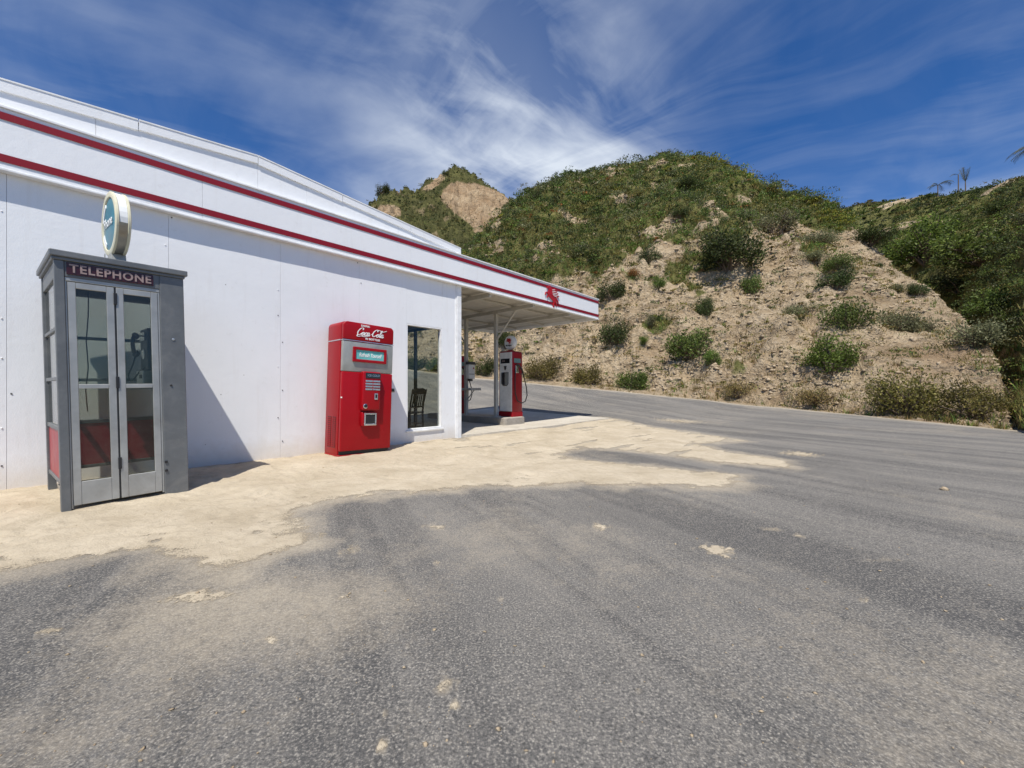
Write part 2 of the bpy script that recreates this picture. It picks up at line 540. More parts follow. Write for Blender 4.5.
def asphalt_mat():
    m, nt, out = newmat('worn_asphalt')
    g = nd(nt, 'ShaderNodeNewGeometry').outputs['Position']
    dust = nd(nt, 'ShaderNodeAttribute', {'attribute_name': 'dust'}).outputs['Fac']
    v1 = nd(nt, 'ShaderNodeTexVoronoi', Vector=g, Scale=88.0)
    v2 = nd(nt, 'ShaderNodeTexVoronoi', Vector=g, Scale=210.0)
    cellr = nd(nt, 'ShaderNodeSeparateColor', i0=v1.outputs['Color']).outputs[0]
    cellr2 = nd(nt, 'ShaderNodeSeparateColor', i0=v2.outputs['Color']).outputs[1]
    nb = noise(nt, g, 0.55, 6.0, 0.6, 0.3)
    nm = noise(nt, g, 5.0, 6.0, 0.65)
    nf = noise(nt, g, 45.0, 4.0, 0.7)
    # sweeping tyre and wind streaks
    mp = nd(nt, 'ShaderNodeMapping', {'vector_type': 'TEXTURE'}, Vector=g, Rotation=(0, 0, R(-62)), Scale=(9.0, 0.55, 1)).outputs[0]
    ns = noise(nt, mp, 1.0, 6.0, 0.62, 0.7)
    base = mixc(nt, ramp(nt, nb, [(0.32, 0.0), (0.68, 1.0)]), (0.135, 0.127, 0.116), (0.195, 0.182, 0.164))
    base = mixc(nt, mth(nt, 'MULTIPLY', ramp(nt, ns, [(0.40, 1.0), (0.52, 0.0)]), 0.70), base, (0.072, 0.070, 0.069))
    base = mixc(nt, mth(nt, 'MULTIPLY', ramp(nt, ns, [(0.55, 0.0), (0.72, 1.0)]), 0.70), base, (0.29, 0.262, 0.22))
    base = mixc(nt, mth(nt, 'MULTIPLY', ramp(nt, nm, [(0.52, 0.0), (0.70, 1.0)]), 0.30), base, (0.205, 0.188, 0.165))
    ng = noise(nt, g, 95.0, 7.0, 0.78)
    ng2 = noise(nt, g, 24.0, 6.0, 0.75)
    base = mixc(nt, mth(nt, 'MULTIPLY', ramp(nt, ng, [(0.38, 1.0), (0.48, 0.0)]), 0.80), base, (0.045, 0.044, 0.042))
    base = mixc(nt, mth(nt, 'MULTIPLY', ramp(nt, ng, [(0.52, 0.0), (0.62, 1.0)]), 0.85), base, (0.42, 0.38, 0.32))
    base = mixc(nt, mth(nt, 'MULTIPLY', ramp(nt, ng2, [(0.54, 0.0), (0.68, 1.0)]), 0.40), base, (0.30, 0.27, 0.225))
    chip = mth(nt, 'MULTIPLY', ramp(nt, v1.outputs['Distance'], [(0.16, 1.0), (0.42, 0.0)]), ramp(nt, cellr, [(0.62, 0.0), (0.80, 1.0)]))
    c = mixc(nt, mth(nt, 'MULTIPLY', chip, 0.70), base, mixc(nt, cellr2, (0.30, 0.275, 0.235), (0.56, 0.51, 0.43)))
    # sand dust lying between the stones
    df = mth(nt, 'ADD', dust, mth(nt, 'MULTIPLY_ADD', nf, 0.55, -0.275))
    df = mth(nt, 'ADD', df, mth(nt, 'MULTIPLY_ADD', nm, 0.5, -0.25))
    df = mth(nt, 'MULTIPLY', ramp(nt, df, [(0.18, 0.0), (0.85, 1.0)]), mth(nt, 'GREATER_THAN', dust, 0.01))
    c = mixc(nt, df, c, mixc(nt, nf, (0.40, 0.335, 0.24), (0.56, 0.475, 0.355)))
    b = nd(nt, 'ShaderNodeBsdfPrincipled', Base_Color=c, Roughness=0.82)
    b.inputs['Specular IOR Level'].default_value = 0.3
    hh = mth(nt, 'SUBTRACT', 1.0, v1.outputs['Distance'])
    hh = mth(nt, 'MULTIPLY', hh, 0.35)
    hh = mth(nt, 'ADD', hh, mth(nt, 'MULTIPLY', ng, 2.2))
    hh = mth(nt, 'ADD', hh, mth(nt, 'MULTIPLY', ng2, 1.2))
    bn = nd(nt, 'ShaderNodeBump', Strength=0.7, Distance=0.005, Height=hh)
    nt.links.new(bn.outputs[0], b.inputs['Normal'])
    nt.links.new(b.outputs[0], out.inputs[0])
    return m


def sand_mat(name='sand_drift', thin=False, a=(0.44, 0.365, 0.26), bcol=(0.58, 0.495, 0.37)):
    m, nt, out = newmat(name)
    g = nd(nt, 'ShaderNodeNewGeometry').outputs['Position']
    n1 = noise(nt, g, 1.6, 7.0, 0.62, 0.5)
    n2 = noise(nt, g, 14.0, 6.0, 0.7)
    n3 = noise(nt, g, 120.0, 3.0, 0.7)
    c = mixc(nt, ramp(nt, n1, [(0.33, 0.0), (0.67, 1.0)]), a, bcol)
    c = mixc(nt, mth(nt, 'MULTIPLY', ramp(nt, n2, [(0.52, 0.0), (0.70, 1.0)]), 0.40), c, tuple(0.68 * q for q in a))
    n4 = noise(nt, g, 4.5, 7.0, 0.7, 0.8)
    c = mixc(nt, mth(nt, 'MULTIPLY', ramp(nt, n4, [(0.55, 0.0), (0.70, 1.0)]), 0.35), c, tuple(0.75 * q for q in a))
    c = mixc(nt, mth(nt, 'MULTIPLY', ramp(nt, n3, [(0.62, 0.0), (0.72, 1.0)]), 0.30), c, (0.25, 0.19, 0.13))
    b = nd(nt, 'ShaderNodeBsdfPrincipled', Base_Color=c, Roughness=0.95)
    b.inputs['Specular IOR Level'].default_value = 0.1
    hh = mth(nt, 'ADD', mth(nt, 'MULTIPLY', n2, 1.0), mth(nt, 'MULTIPLY', n3, 0.30))
    bn = nd(nt, 'ShaderNodeBump', Strength=0.8, Distance=0.026, Height=hh)
    nt.links.new(bn.outputs[0], b.inputs['Normal'])
    if thin:
        tk = nd(nt, 'ShaderNodeAttribute', {'attribute_name': 'thick'}).outputs['Fac']
        n5 = noise(nt, g, 75.0, 5.0, 0.75)
        n8 = noise(nt, g, 9.0, 5.0, 0.7)
        cov = mth(nt, 'MULTIPLY', tk, 95.0)
        cov = mth(nt, 'ADD', cov, mth(nt, 'MULTIPLY_ADD', n5, 2.6, -1.3))
        cov = mth(nt, 'ADD', cov, mth(nt, 'MULTIPLY_ADD', n8, 1.6, -0.8))
        cov = ramp(nt, cov, [(0.12, 0.0), (0.62, 1.0)])
        tr = nd(nt, 'ShaderNodeBsdfTransparent')
        mx = nd(nt, 'ShaderNodeMixShader', i0=cov, i1=tr.outputs[0], i2=b.outputs[0])
        nt.links.new(mx.outputs[0], out.inputs[0])
        return m
    nt.links.new(b.outputs[0], out.inputs[0])
    return m


M = {}
M['white'] = white_wall_mat()
M['stripe'] = stripe_mat()
M['trim'] = pmat('white_trim_paint', (0.82, 0.82, 0.81), 0.45, dirt=(0.5, 0.45, 0.38), dirt_amt=0.25, bump=0.1)
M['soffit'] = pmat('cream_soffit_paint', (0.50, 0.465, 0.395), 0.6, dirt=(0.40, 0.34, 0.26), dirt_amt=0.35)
M['beam'] = pmat('painted_steel', (0.46, 0.44, 0.39), 0.5, dirt=(0.30, 0.25, 0.19), dirt_amt=0.4)
M['roofing'] = pmat('pale_roofing', (0.55, 0.55, 0.54), 0.8)
M['dark_room'] = pmat('dark_interior_paint', (0.06, 0.055, 0.05), 0.7)
M['dark_frame'] = pmat('dark_bronze_metal', (0.05, 0.048, 0.045), 0.45)
M['alu'] = pmat('brushed_aluminium', (0.62, 0.62, 0.60), 0.38, 1.0, dirt=(0.35, 0.32, 0.28), dirt_amt=0.4, vscale=9)
M['booth'] = pmat('grey_booth_paint', (0.150, 0.157, 0.160), 0.48, 0.25, var=0.14, dirt=(0.30, 0.29, 0.27), dirt_amt=0.4, scratch=0.30, bump=0.08)
M['booth_door'] = pmat('dull_aluminium_door', (0.42, 0.42, 0.40), 0.48, 0.55, dirt=(0.25, 0.23, 0.2), dirt_amt=0.4, scratch=0.2)
M['booth_red'] = pmat('red_enamel_panel', (0.34, 0.022, 0.030), 0.42, dirt=(0.40, 0.20, 0.18), dirt_amt=0.35, scratch=0.5)
M['booth_in'] = pmat('dark_booth_lining', (0.09, 0.10, 0.10), 0.5, 0.2, dirt=(0.2, 0.18, 0.16), dirt_amt=0.4)
M['sign_red'] = pmat('dark_red_sign_glass', (0.045, 0.008, 0.010), 0.25)
M['sign_white'] = pmat('faded_white_lettering', (0.33, 0.24, 0.22), 0.5)
M['black'] = pmat('black_rubber', (0.018, 0.018, 0.019), 0.45)
M['chrome'] = pmat('worn_chrome', (0.72, 0.72, 0.72), 0.22, 1.0, dirt=(0.3, 0.28, 0.25), dirt_amt=0.3)
M['teal'] = pmat('teal_sign_face', (0.045, 0.20, 0.26), 0.35, var=0.2)
M['teal_light'] = pmat('turquoise_sign_face', (0.15, 0.50, 0.47), 0.3)
M['cream'] = pmat('yellowed_plastic', (0.70, 0.66, 0.48), 0.4, dirt=(0.42, 0.36, 0.22), dirt_amt=0.4)
M['lamp_white'] = pmat('white_enamel', (0.80, 0.80, 0.78), 0.35)
M['coke'] = pmat('glossy_red_enamel', (0.33, 0.003, 0.008), 0.36, var=0.07, coat=0.0, spec=0.28, scratch=0.10, vscale=3)
M['coke_grey'] = pmat('silver_grey_enamel', (0.36, 0.36, 0.33), 0.42, 0.35, dirt=(0.22, 0.20, 0.17), dirt_amt=0.5)
M['mesh_dark'] = pmat('dark_grille', (0.10, 0.012, 0.012), 0.6)
M['letter'] = pmat('white_lettering', (0.84, 0.84, 0.82), 0.4)
M['pump_red'] = pmat('pump_red_enamel', (0.28, 0.005, 0.012), 0.36, coat=0.0, spec=0.3, dirt=(0.3, 0.1, 0.08), dirt_amt=0.2)
M['pump_white'] = pmat('pump_white_enamel', (0.74, 0.73, 0.69), 0.35, dirt=(0.5, 0.45, 0.38), dirt_amt=0.3)
M['concrete'] = sand_mat('pale_concrete', False, (0.50, 0.45, 0.37), (0.62, 0.565, 0.475))
M['kerb'] = sand_mat('grey_concrete', False, (0.30, 0.27, 0.23), (0.40, 0.36, 0.31))
M['sand'] = sand_mat(thin=True)
M['asphalt'] = asphalt_mat()
M['soil'] = soil_mat()
M['rock'] = sand_mat('tan_rock', False, (0.34, 0.255, 0.165), (0.52, 0.415, 0.285))
M['leaf'] = leaf_mat('leaves')
M['dryleaf'] = leaf_mat('dry_twigs_and_leaves', 0.2, 0.7)
M['twig'] = pmat('bark', (0.13, 0.095, 0.065), 0.85, vscale=20)
M['wood'] = pmat('dark_brown_wood', (0.055, 0.036, 0.024), 0.45, vscale=14)
M['glass'] = glass_mat('window_glass', (0.85, 0.87, 0.85), 0.008, ior=1.33)
M['booth_glass'] = glass_mat('greenish_booth_glass', (0.74, 0.765, 0.745), 0.030, 0.03, 1.4)
M['display'] = pmat('dark_display_glass', (0.02, 0.02, 0.022), 0.12)

# ------------------------------------------------------------------ the lie of the land
D = Vector((0.667, 0.745, 0)).normalized()        # along the front wall towards the canopy
Q = Vector((-D.y, D.x, 0))                        # into the building
C0 = Vector((-1.08, 8.44, 0))                     # building corner at the foot of the trim
BROT = math.atan2(D.y, D.x)


def bw(x, y, z=0.0):
    """station frame to world"""
    return C0 + D * x + Q * y + Vector((0, 0, z))


def gz(x, y):
    y = np.asarray(y, float)
    t = np.clip(y - 10, 0, 22)
    n = (np.asarray(x, float) - C0.x) * D.y - (y - C0.y) * D.x       # distance out from the front wall
    return 0.0053 * t * t + np.clip(y - 32, 0, 1e9) * 0.02 - 0.012 - 0.085 * sstep(0.2, 2.2, n)


def unproj(u, v):
    """world point of the ground sheet under a sight line"""
    lo, hi = 0.3, 60.0
    fn = lambda Y: (H - float(gz((u - CX) / F * Y, Y))) / Y * F - (v - HV)
    for _ in range(60):
        md = 0.5 * (lo + hi)
        if fn(md) > 0:
            lo = md
        else:
            hi = md
    Y = 0.5 * (lo + hi)
    return ((u - CX) / F * Y, Y)


# far edge of the asphalt, in plan
EDGE_UV = [(1024, 431), (980, 427), (940, 423), (860, 415), (780, 407.5), (700, 399.5), (620, 391.2), (560, 386), (520, 382), (481, 378.5)]
EDGE = [unproj(u, v) for u, v in EDGE_UV]
e_last = EDGE[-1]
EDGE_L = [(e_last[0] - 0.84 * k, e_last[1] + 0.54 * k) for k in (4, 12, 30, 70)]
EDGE_R = [(13.2, -40), (12.9, -10), (12.6, 3), (12.4, 7.5)]
EDGE_ALL = EDGE_R + EDGE + EDGE_L
EU = np.array([p[0] / p[1] * F + CX for p in EDGE + EDGE_L])
EX = np.array([p[0] for p in EDGE + EDGE_L])
EY = np.array([p[1] for p in EDGE + EDGE_L])
_o = np.argsort(EU)
EU, EX, EY = EU[_o], EX[_o], EY[_o]


def edge_at_u(u):
    return np.interp(u, EU, EX), np.interp(u, EU, EY)


def sd_poly(px, py, poly):
    """signed distance, positive inside"""
    d = np.full(px.shape, 1e9)
    inside = np.zeros(px.shape, bool)
    n = len(poly)
    for i in range(n):
        x0, y0 = poly[i]
        x1, y1 = poly[(i + 1) % n]
        ex, ey = x1 - x0, y1 - y0
        wx, wy = px - x0, py - y0
        t = np.clip((wx * ex + wy * ey) / (ex * ex + ey * ey + 1e-12), 0, 1)
        d = np.minimum(d, (wx - ex * t) ** 2 + (wy - ey * t) ** 2)
        c = ((y0 <= py) & (y1 > py)) | ((y1 <= py) & (y0 > py))
        xi = x0 + (py - y0) / np.where(abs(ey) < 1e-12, 1e-12, ey) * ex
        inside ^= c & (px < xi)
    return np.where(inside, 1, -1) * np.sqrt(d)


SAND_UV = [(-420, 660), (0, 581), (60, 569), (120, 556), (165, 556), (205, 572), (240, 574), (268, 558), (318, 545), (310, 530), (298, 517), (312, 506), (345, 499), (400, 493), (470, 488),
           (560, 485), (640, 486), (725, 489), (748, 483), (735, 475), (650, 466), (585, 460), (560, 454), (585, 448), (650, 453), (720, 463),
           (795, 469), (788, 461), (722, 450), (700, 444), (748, 441), (692, 432), (640, 424), (604, 417), (570, 419), (520, 424), (478, 431.5), (462, 440)]
SAND_POLY = [unproj(u, v) for u, v in SAND_UV] + [tuple(bw(0.1, 0.3)[:2]), tuple(bw(-9.5, 0.3)[:2])]
# loose spills: (u, v, half width px, half height px, strength)
SPILLS = [(200, 596, 36, 9, 0.9), (600, 527, 10, 4, 0.9), (718, 551, 19, 7, 1.1), (446, 684, 12, 10, 0.9), (455, 706, 9, 9, 0.9), (385, 716, 5, 6, .8), (382, 744, 8, 10, 0.9),
          (350, 550, 12, 6, 0.5), (433, 527, 12, 3, 0.6), (437, 562, 7, 3, 0.6), (342, 598, 6, 3, 0.8), (306, 616, 8, 4, 0.6), (272, 640, 12, 5, 0.6), (352, 617, 4, 3, 0.8), (411, 676, 4, 4, 0.7),
          (50, 632, 20, 6, 0.5), (800, 536, 8, 3, 0.6), (775, 529, 14, 2, 0.5), (800, 454, 22, 3, 0.8), (680, 421, 30, 3, 0.6), (560, 436, 30, 2, .4), (790, 688, 6, 4, .5), (948, 651, 8, 3, .5), (130, 740, 10, 5, .5),
          (500, 600, 4, 2, .6), (640, 640, 4, 2, .5), (560, 560, 5, 2, .5), (860, 600, 12, 3, .4), (675, 560, 6, 2, .5), (880, 560, 40, 2, .3), (640, 690, 6, 3, .5)]


def sand_fields(x, y):
    """thickness of drifted sand and fine dust on the asphalt, metres and 0..1"""
    wx = x + 0.10 * fbm(x * 1.1, y * 1.1, 3.0, 3) + 0.05 * fbm(x * 4, y * 4, 7.0, 3)
    wy = y + 0.10 * fbm(x * 1.1, y * 1.1, 11.0, 3) + 0.05 * fbm(x * 4, y * 4, 5.0, 3)
    sd = sd_poly(wx, wy, SAND_POLY)
    al = (x * D.x + y * D.y)
    ac = (x * -D.y + y * D.x)
    streak = fbm(al * 0.5, ac * 3.2, 2.0, 4)
    th = 0.032 * (1 - np.exp(-np.clip(sd, 0, 9) / 0.5)) + np.minimum(sd, 0) * 0.05
    th = th + 0.017 * fbm(x * 2.1, y * 2.1, 1.0, 4) * sstep(-0.1, 0.5, sd) + 0.006 * fbm(x * 8, y * 8, 1.0, 4, 0.6) * sstep(-0.5, 0.2, sd) + 0.006 * streak + 0.007 * fbm(x * 3.2, y * 3.2, 6.0, 4, 0.6) * sstep(-0.8, 0.0, sd)
    # scuffs, footprints and old tyre ruts pressed into the drift
    rg_ = np.random.default_rng(77)
    for _ in range(150):
        bx, by = unproj(rg_.uniform(-60, 620), rg_.uniform(446, 560))
        an = rg_.uniform(0, 3.14)
        dx_, dy_ = (x - bx), (y - by)
        sel = (abs(dx_) < 0.5) & (abs(dy_) < 0.5)
        if sel.any():
            l_ = dx_[sel] * math.cos(an) + dy_[sel] * math.sin(an)
            w_ = -dx_[sel] * math.sin(an) + dy_[sel] * math.cos(an)
            q_ = (l_ / 0.13) ** 2 + (w_ / 0.055) ** 2
            th[sel] += (-0.009 * np.exp(-q_) + 0.006 * np.exp(-((np.sqrt(q_) - 1.5) / 0.45) ** 2)) * sstep(0.12, 0.45, sd[sel])
    for off in (1.15, 1.32, 2.55, 2.72):
        n_ = -ac + (C0.x * -D.y + C0.y * D.x)
        cen = off + 0.12 * np.sin(al * 0.7 + off)
        th += -0.006 * np.exp(-((n_ - cen) / 0.06) ** 2) * sstep(-.2, .4, fbm(al * 0.6, off * 7.0, 0.0, 2) + .1)
    # bare windows in the drift in front of the pumps
    far = sstep(6.2, 8.0, y)
    th = th - far * 0.050 * sstep(0.10, 0.42, streak + 0.25 * fbm(x * 1.3, y * 1.3, 8.0, 3))
    dust = sstep(-0.42, 0.10, sd + 0.22 * fbm(x * 2.0, y * 2.0, 4.0, 4)) * 0.58
    # the dusty apron in front of the drift on the left
    cxp, cyp = unproj(270, 610)
    dust = np.maximum(dust, 0.52 * np.exp(-(((x - cxp) / 0.9) ** 2 + ((y - cyp) / 0.6) ** 2)))
    dust = np.maximum(dust, 0.34 * sstep(2.6, 0.9, y) * sstep(1.2, -1.2, x) * (0.8 + 0.8 * fbm(x * 1.2, y * 1.2, 6.0, 4)))
    ed = np.full(x.shape, 1e9)
    for (ax_, ay_), (bx_, by_) in zip(EDGE_ALL[:-1], EDGE_ALL[1:]):
        ex_, ey_ = bx_ - ax_, by_ - ay_
        t_ = np.clip(((x - ax_) * ex_ + (y - ay_) * ey_) / (ex_ * ex_ + ey_ * ey_), 0, 1)
        ed = np.minimum(ed, np.hypot(x - ax_ - ex_ * t_, y - ay_ - ey_ * t_))
    dust = np.maximum(dust, 0.75 * np.exp(-ed / (0.45 + 0.25 * fbm(x * .5, y * .5, 3.0, 2))))
    dust = dust + 0.16 * fbm(x * 0.9, y * 0.9, 9.0, 4) * sstep(-3.0, 0.0, sd)
    dust = np.maximum(dust, 0.15 + 0.30 * fbm(x * 0.5 + 4, y * 0.5, 2.0, 4))
    blob = np.zeros_like(x)
    for (u, v, ru, rv, st) in SPILLS:
        bx, by = unproj(u, v)
        x1, _ = unproj(u + ru, v)
        _, y1 = unproj(u, v - rv)
        rx, ry = abs(x1 - bx), abs(y1 - by)
        sel = (abs(x - bx) < 4 * rx + .1) & (abs(y - by) < 4 * ry + .1)
        if not sel.any():
            continue
        xx, yy = x[sel], y[sel]
        n = 1.0 * fbm(xx * 17, yy * 17, u * 0.1, 3, 0.7)
        e = 1.0 - np.sqrt(((xx - bx) / rx) ** 2 + ((yy - by) / ry) ** 2) + n
        blob[sel] = np.maximum(blob[sel], st * np.clip(e, -1, 1))
    th = np.maximum(th, np.where(blob > 0, 0.014 * blob - 0.0015, -1))
    dust = np.maximum(dust, sstep(-0.1, 0.7, blob + 0.15) * 0.5 * (blob != 0))
    return th, np.clip(dust, 0, 1), sd


# ------------------------------------------------------------------ ground, road, sand, slab
def ray_edge(th):
    """distance from the origin to the asphalt edge along each heading"""
    dx, dy = np.sin(th), np.cos(th)
    r = np.full(th.shape, 70.0)
    P = EDGE_ALL
    for (x0, y0), (x1, y1) in zip(P[:-1], P[1:]):
        ex, ey = x1 - x0, y1 - y0
        den = dx * ey - dy * ex
        den = np.where(abs(den) < 1e-9, 1e-9, den)
        t = (x0 * ey - y0 * ex) / den
        s = (x0 * dy - y0 * dx) / den
        ok = (t > 0) & (s >= 0) & (s <= 1)
        r = np.where(ok & (t < r), t, r)
    return r


def build_ground():
    th = np.concatenate([np.linspace(-66, 66, 760), np.linspace(66, 294, 120)[1:]]) * math.pi / 180
    Rr = np.concatenate([ray_edge(th)])
    nr = 230
    k = np.linspace(0, 1, nr)
    rr = 0.25 * (Rr[:, None] / 0.25) ** k[None, :]
    x, y = rr * np.sin(th)[:, None], rr * np.cos(th)[:, None]
    thick, dust, sd = sand_fields(x.ravel(), y.ravel())
    z = gz(x, y) + 0.006 * fbm(x * 0.6, y * 0.6, 5.0, 3)
    v = np.stack([x, y, z], -1).reshape(-1, 3)
    me = np_mesh('road', v, grid_faces(*x.shape), M['asphalt'], True, {'dust': dust})
    o = link(bpy.data.objects.new('road', me))
    tag(o, kind='structure')
    # country beyond the asphalt, out to the horizon
    th = np.linspace(-180, 180, 181) * math.pi / 180
    rr = np.concatenate([np.linspace(0.0, 60, 40), np.geomspace(65, 1500, 24)])
    x, y = rr[None, :] * np.sin(th)[:, None], rr[None, :] * np.cos(th)[:, None]
    z = gz(x, y) - 0.09
    v = np.stack([x, y, z], -1).reshape(-1, 3)
    me = np_mesh('ground', v, grid_faces(*x.shape), M['soil'], True, {'veg': np.full(x.size, 0.2), 'tone': np.zeros(x.size)})
    tag(link(bpy.data.objects.new('ground', me)), kind='structure')
    # drifted sand lying on the asphalt; it dives under the asphalt where there is none
    def sheet(xs, ys):
        X, Y = np.meshgrid(xs, ys, indexing='ij')
        t, _, _ = sand_fields(X.ravel(), Y.ravel())
        t = np.clip(t.reshape(X.shape), -0.03, 0.2)
        Z = gz(X, Y) + 0.006 * fbm(X * 0.6, Y * 0.6, 5.0, 3) + t
        return X, Y, Z, t
    X, Y, Z, t = sheet(np.arange(-7.2, 6.6, 0.024), np.arange(1.0, 13.4, 0.024))
    f = grid_faces(*X.shape)
    keep = (t.ravel()[f] > -0.012).any(axis=1)
    f = f[keep]
    used = np.unique(f)
    mp = np.full(X.size, -1)
    mp[used] = np.arange(len(used))
    v = np.stack([X, Y, Z], -1).reshape(-1, 3)[used]
    me = np_mesh('sand', v, mp[f], M['sand'], True, {'thick': t.ravel()[used]})
    tag(link(bpy.data.objects.new('sand', me)), 'pale wind-blown sand drifted over the asphalt along the white wall', 'sand', kind='stuff')


build_ground()


def build_slab():
    # concrete forecourt under the canopy, following the fall of the ground
    nx, ny = 34, 30
    xs = np.linspace(0.03, 6.0, nx)
    vs_ = []
    for i, x in enumerate(xs):
        for j in range(ny):
            y0 = -0.16 + 0.03 * math.sin(x * 1.7)
            if x < 0.7:
                y0 = -0.16 * x / 0.7 - 0.0
            y = y0 + (5.0 - y0) * j / (ny - 1)
            p = bw(x, y)
            z = float(gz(p.x, p.y)) + 0.055
            vs_.append((p.x, p.y, z))
    top = np.array(vs_)
    bot = top.copy()
    bot[:, 2] -= 0.14
    v = np.concatenate([top, bot])
    f = grid_faces(nx, ny).tolist()
    n = nx * ny
    fs = [tuple(q) for q in f]
    for i in range(nx - 1):
        a, b = i * ny, (i + 1) * ny
        fs.append((a, a + n, b + n, b))
        a, b = i * ny + ny - 1, (i + 1) * ny + ny - 1
        fs.append((b, b + n, a + n, a))
    for j in range(ny - 1):
        a, b = (nx - 1) * ny + j, (nx - 1) * ny + j + 1
        fs.append((a, a + n, b + n, b))
        fs.append((j + 1, j + 1 + n, j + n, j))
    mb = MB()
    mb.v, mb.f = [tuple(p) for p in v], fs
    o = mb.obj('pavement', M['concrete'])
    tag(o, kind='structure')
    # raised kerbed island that carries the pumps and posts
    r = empty('pump_island', bw(2.45, 2.2), (0, 0, BROT))
    tag(r, 'raised grey concrete pump island under the canopy', 'kerb island')
    p = [(-0.26, -1.39), (-0.20, -1.45), (0.52, -1.45), (0.58, -1.39), (0.58, 1.9), (-0.26, 1.9)]
    MB().prism(p, -0.06, 0.235, 'z').obj('kerb', M['kerb'], r, 0.02)
    MB().prism([((q[0] - .16) * 0.9 + 0.16, q[1] * 0.975) for q in p], 0.20, 0.243, 'z').obj('top_slab', M['concrete'], r, 0.004, 1)


build_slab()


# ------------------------------------------------------------------ the gas station building
def wall_panel(parent, x0, x1, z0, z1, y=0.0, thick=0.046, seed=0.0, wav=0.007, name='wall_panel', mat='white', top=None):
    """a sheet with a slightly buckled face; top(x) gives a sloping upper edge"""
    nx, nz = max(3, int((x1 - x0) / 0.09)), max(3, int((z1 - z0) / 0.11))
    xs = np.linspace(x0 + 0.0012, x1 - 0.0012, nx)
    ws = np.linspace(0, 1, nz)
    X, W = np.meshgrid(xs, ws, indexing='ij')
    T = z1 if top is None else np.vectorize(top)(X)
    Z = z0 + (T - z0) * W
    e = np.minimum(np.minimum(X - x0, x1 - X) * 6, 1)
    Yf = y - np.clip(0.5 + fbm(X * 0.8, Z * 0.7, 1.7, 3), 0, 1.2) * wav - 0.0008 * math.sin(seed * 9)
    A = np.stack([X, Yf, Z], -1).reshape(-1, 3)
    B = np.stack([X, np.full_like(X, y + thick), Z], -1).reshape(-1, 3)
    n = nx * nz
    f = grid_faces(nx, nz)
    fs = np.concatenate([f, f[:, ::-1] + n])
    ed = []
    for i in range(nx - 1):
        a, b = i * nz, (i + 1) * nz
        ed += [(b, a, a + n, b + n), (a + nz - 1, b + nz - 1, b + nz - 1 + n, a + nz - 1 + n)]
    for j in range(nz - 1):
        a = (nx - 1) * nz + j
        ed += [(j, j + 1, j + 1 + n, j + n), (a + 1, a, a + n, a + 1 + n)]
    v = np.concatenate([A, B])
    me = np_mesh(name, v, np.concatenate([fs, np.array(ed)]), M[mat], False)
    me.polygons.foreach_set('use_smooth', np.concatenate([np.ones(len(f), bool), np.zeros(len(me.polygons) - len(f), bool)]))
    bm = bmesh.new()
    bm.from_mesh(me)
    bmesh.ops.recalc_face_normals(bm, faces=bm.faces)
    for e_ in bm.edges:
        if len(e_.link_faces) == 2 and e_.calc_face_angle(0) > R(30):
            e_.smooth = False
    bm.to_mesh(me)
    bm.free()
    return link(bpy.data.objects.new(name, me), parent)


def pegasus_polys():
    body = [(.20, .62), (.30, .66), (.42, .60), (.56, .50), (.68, .40), (.70, .30), (.62, .24), (.54, .30), (.44, .36), (.32, .42), (.24, .48)]
    neck = [(.20, .60), (.24, .74), (.26, .86), (.30, .95), (.33, 1.0), (.35, .95), (.40, .92), (.43, .84), (.40, .70), (.34, .60), (.26, .52)]
    head = [(.30, .95), (.24, .93), (.15, .86), (.13, .82), (.17, .80), (.25, .85), (.32, .88)]
    fore1 = [(.24, .58), (.14, .66), (.05, .62), (.02, .50), (.05, .48), (.08, .58), (.14, .60), (.24, .50)]
    fore2 = [(.28, .50), (.18, .50), (.14, .40), (.16, .36), (.19, .44), (.24, .46), (.32, .44)]
    hind1 = [(.54, .34), (.56, .20), (.53, .10), (.58, .0), (.63, .01), (.60, .10), (.64, .20), (.66, .32)]
    hind2 = [(.62, .32), (.70, .22), (.72, .14), (.79, .07), (.82, .10), (.77, .17), (.76, .26), (.70, .36)]
    tail = [(.68, .40), (.78, .36), (.86, .28), (.92, .20), (.90, .32), (.82, .42), (.70, .46)]
    wing = [(.36, .58), (.38, .72), (.46, .86), (.60, .92), (.76, .88), (.70, .83), (.84, .80), (.76, .74), (.92, .70), (.80, .64), (.98, .58), (.82, .54), (.88, .48), (.70, .48), (.54, .50)]
    return [body, neck, head, fore1, fore2, hind1, hind2, tail, wing]


def pegasus(name, mat, parent, x, y, z, w, h, t, flip=False):
    mb = MB()
    for i, p in enumerate(pegasus_polys()):
        q = [(x + (a - 0.5) * w * (-1 if flip else 1), z + (b - 0.5) * h) for a, b in p]
        mb.prism(q, y - t - 0.0006 * i, y, 'y')
    return mb.obj(name, mat, parent)


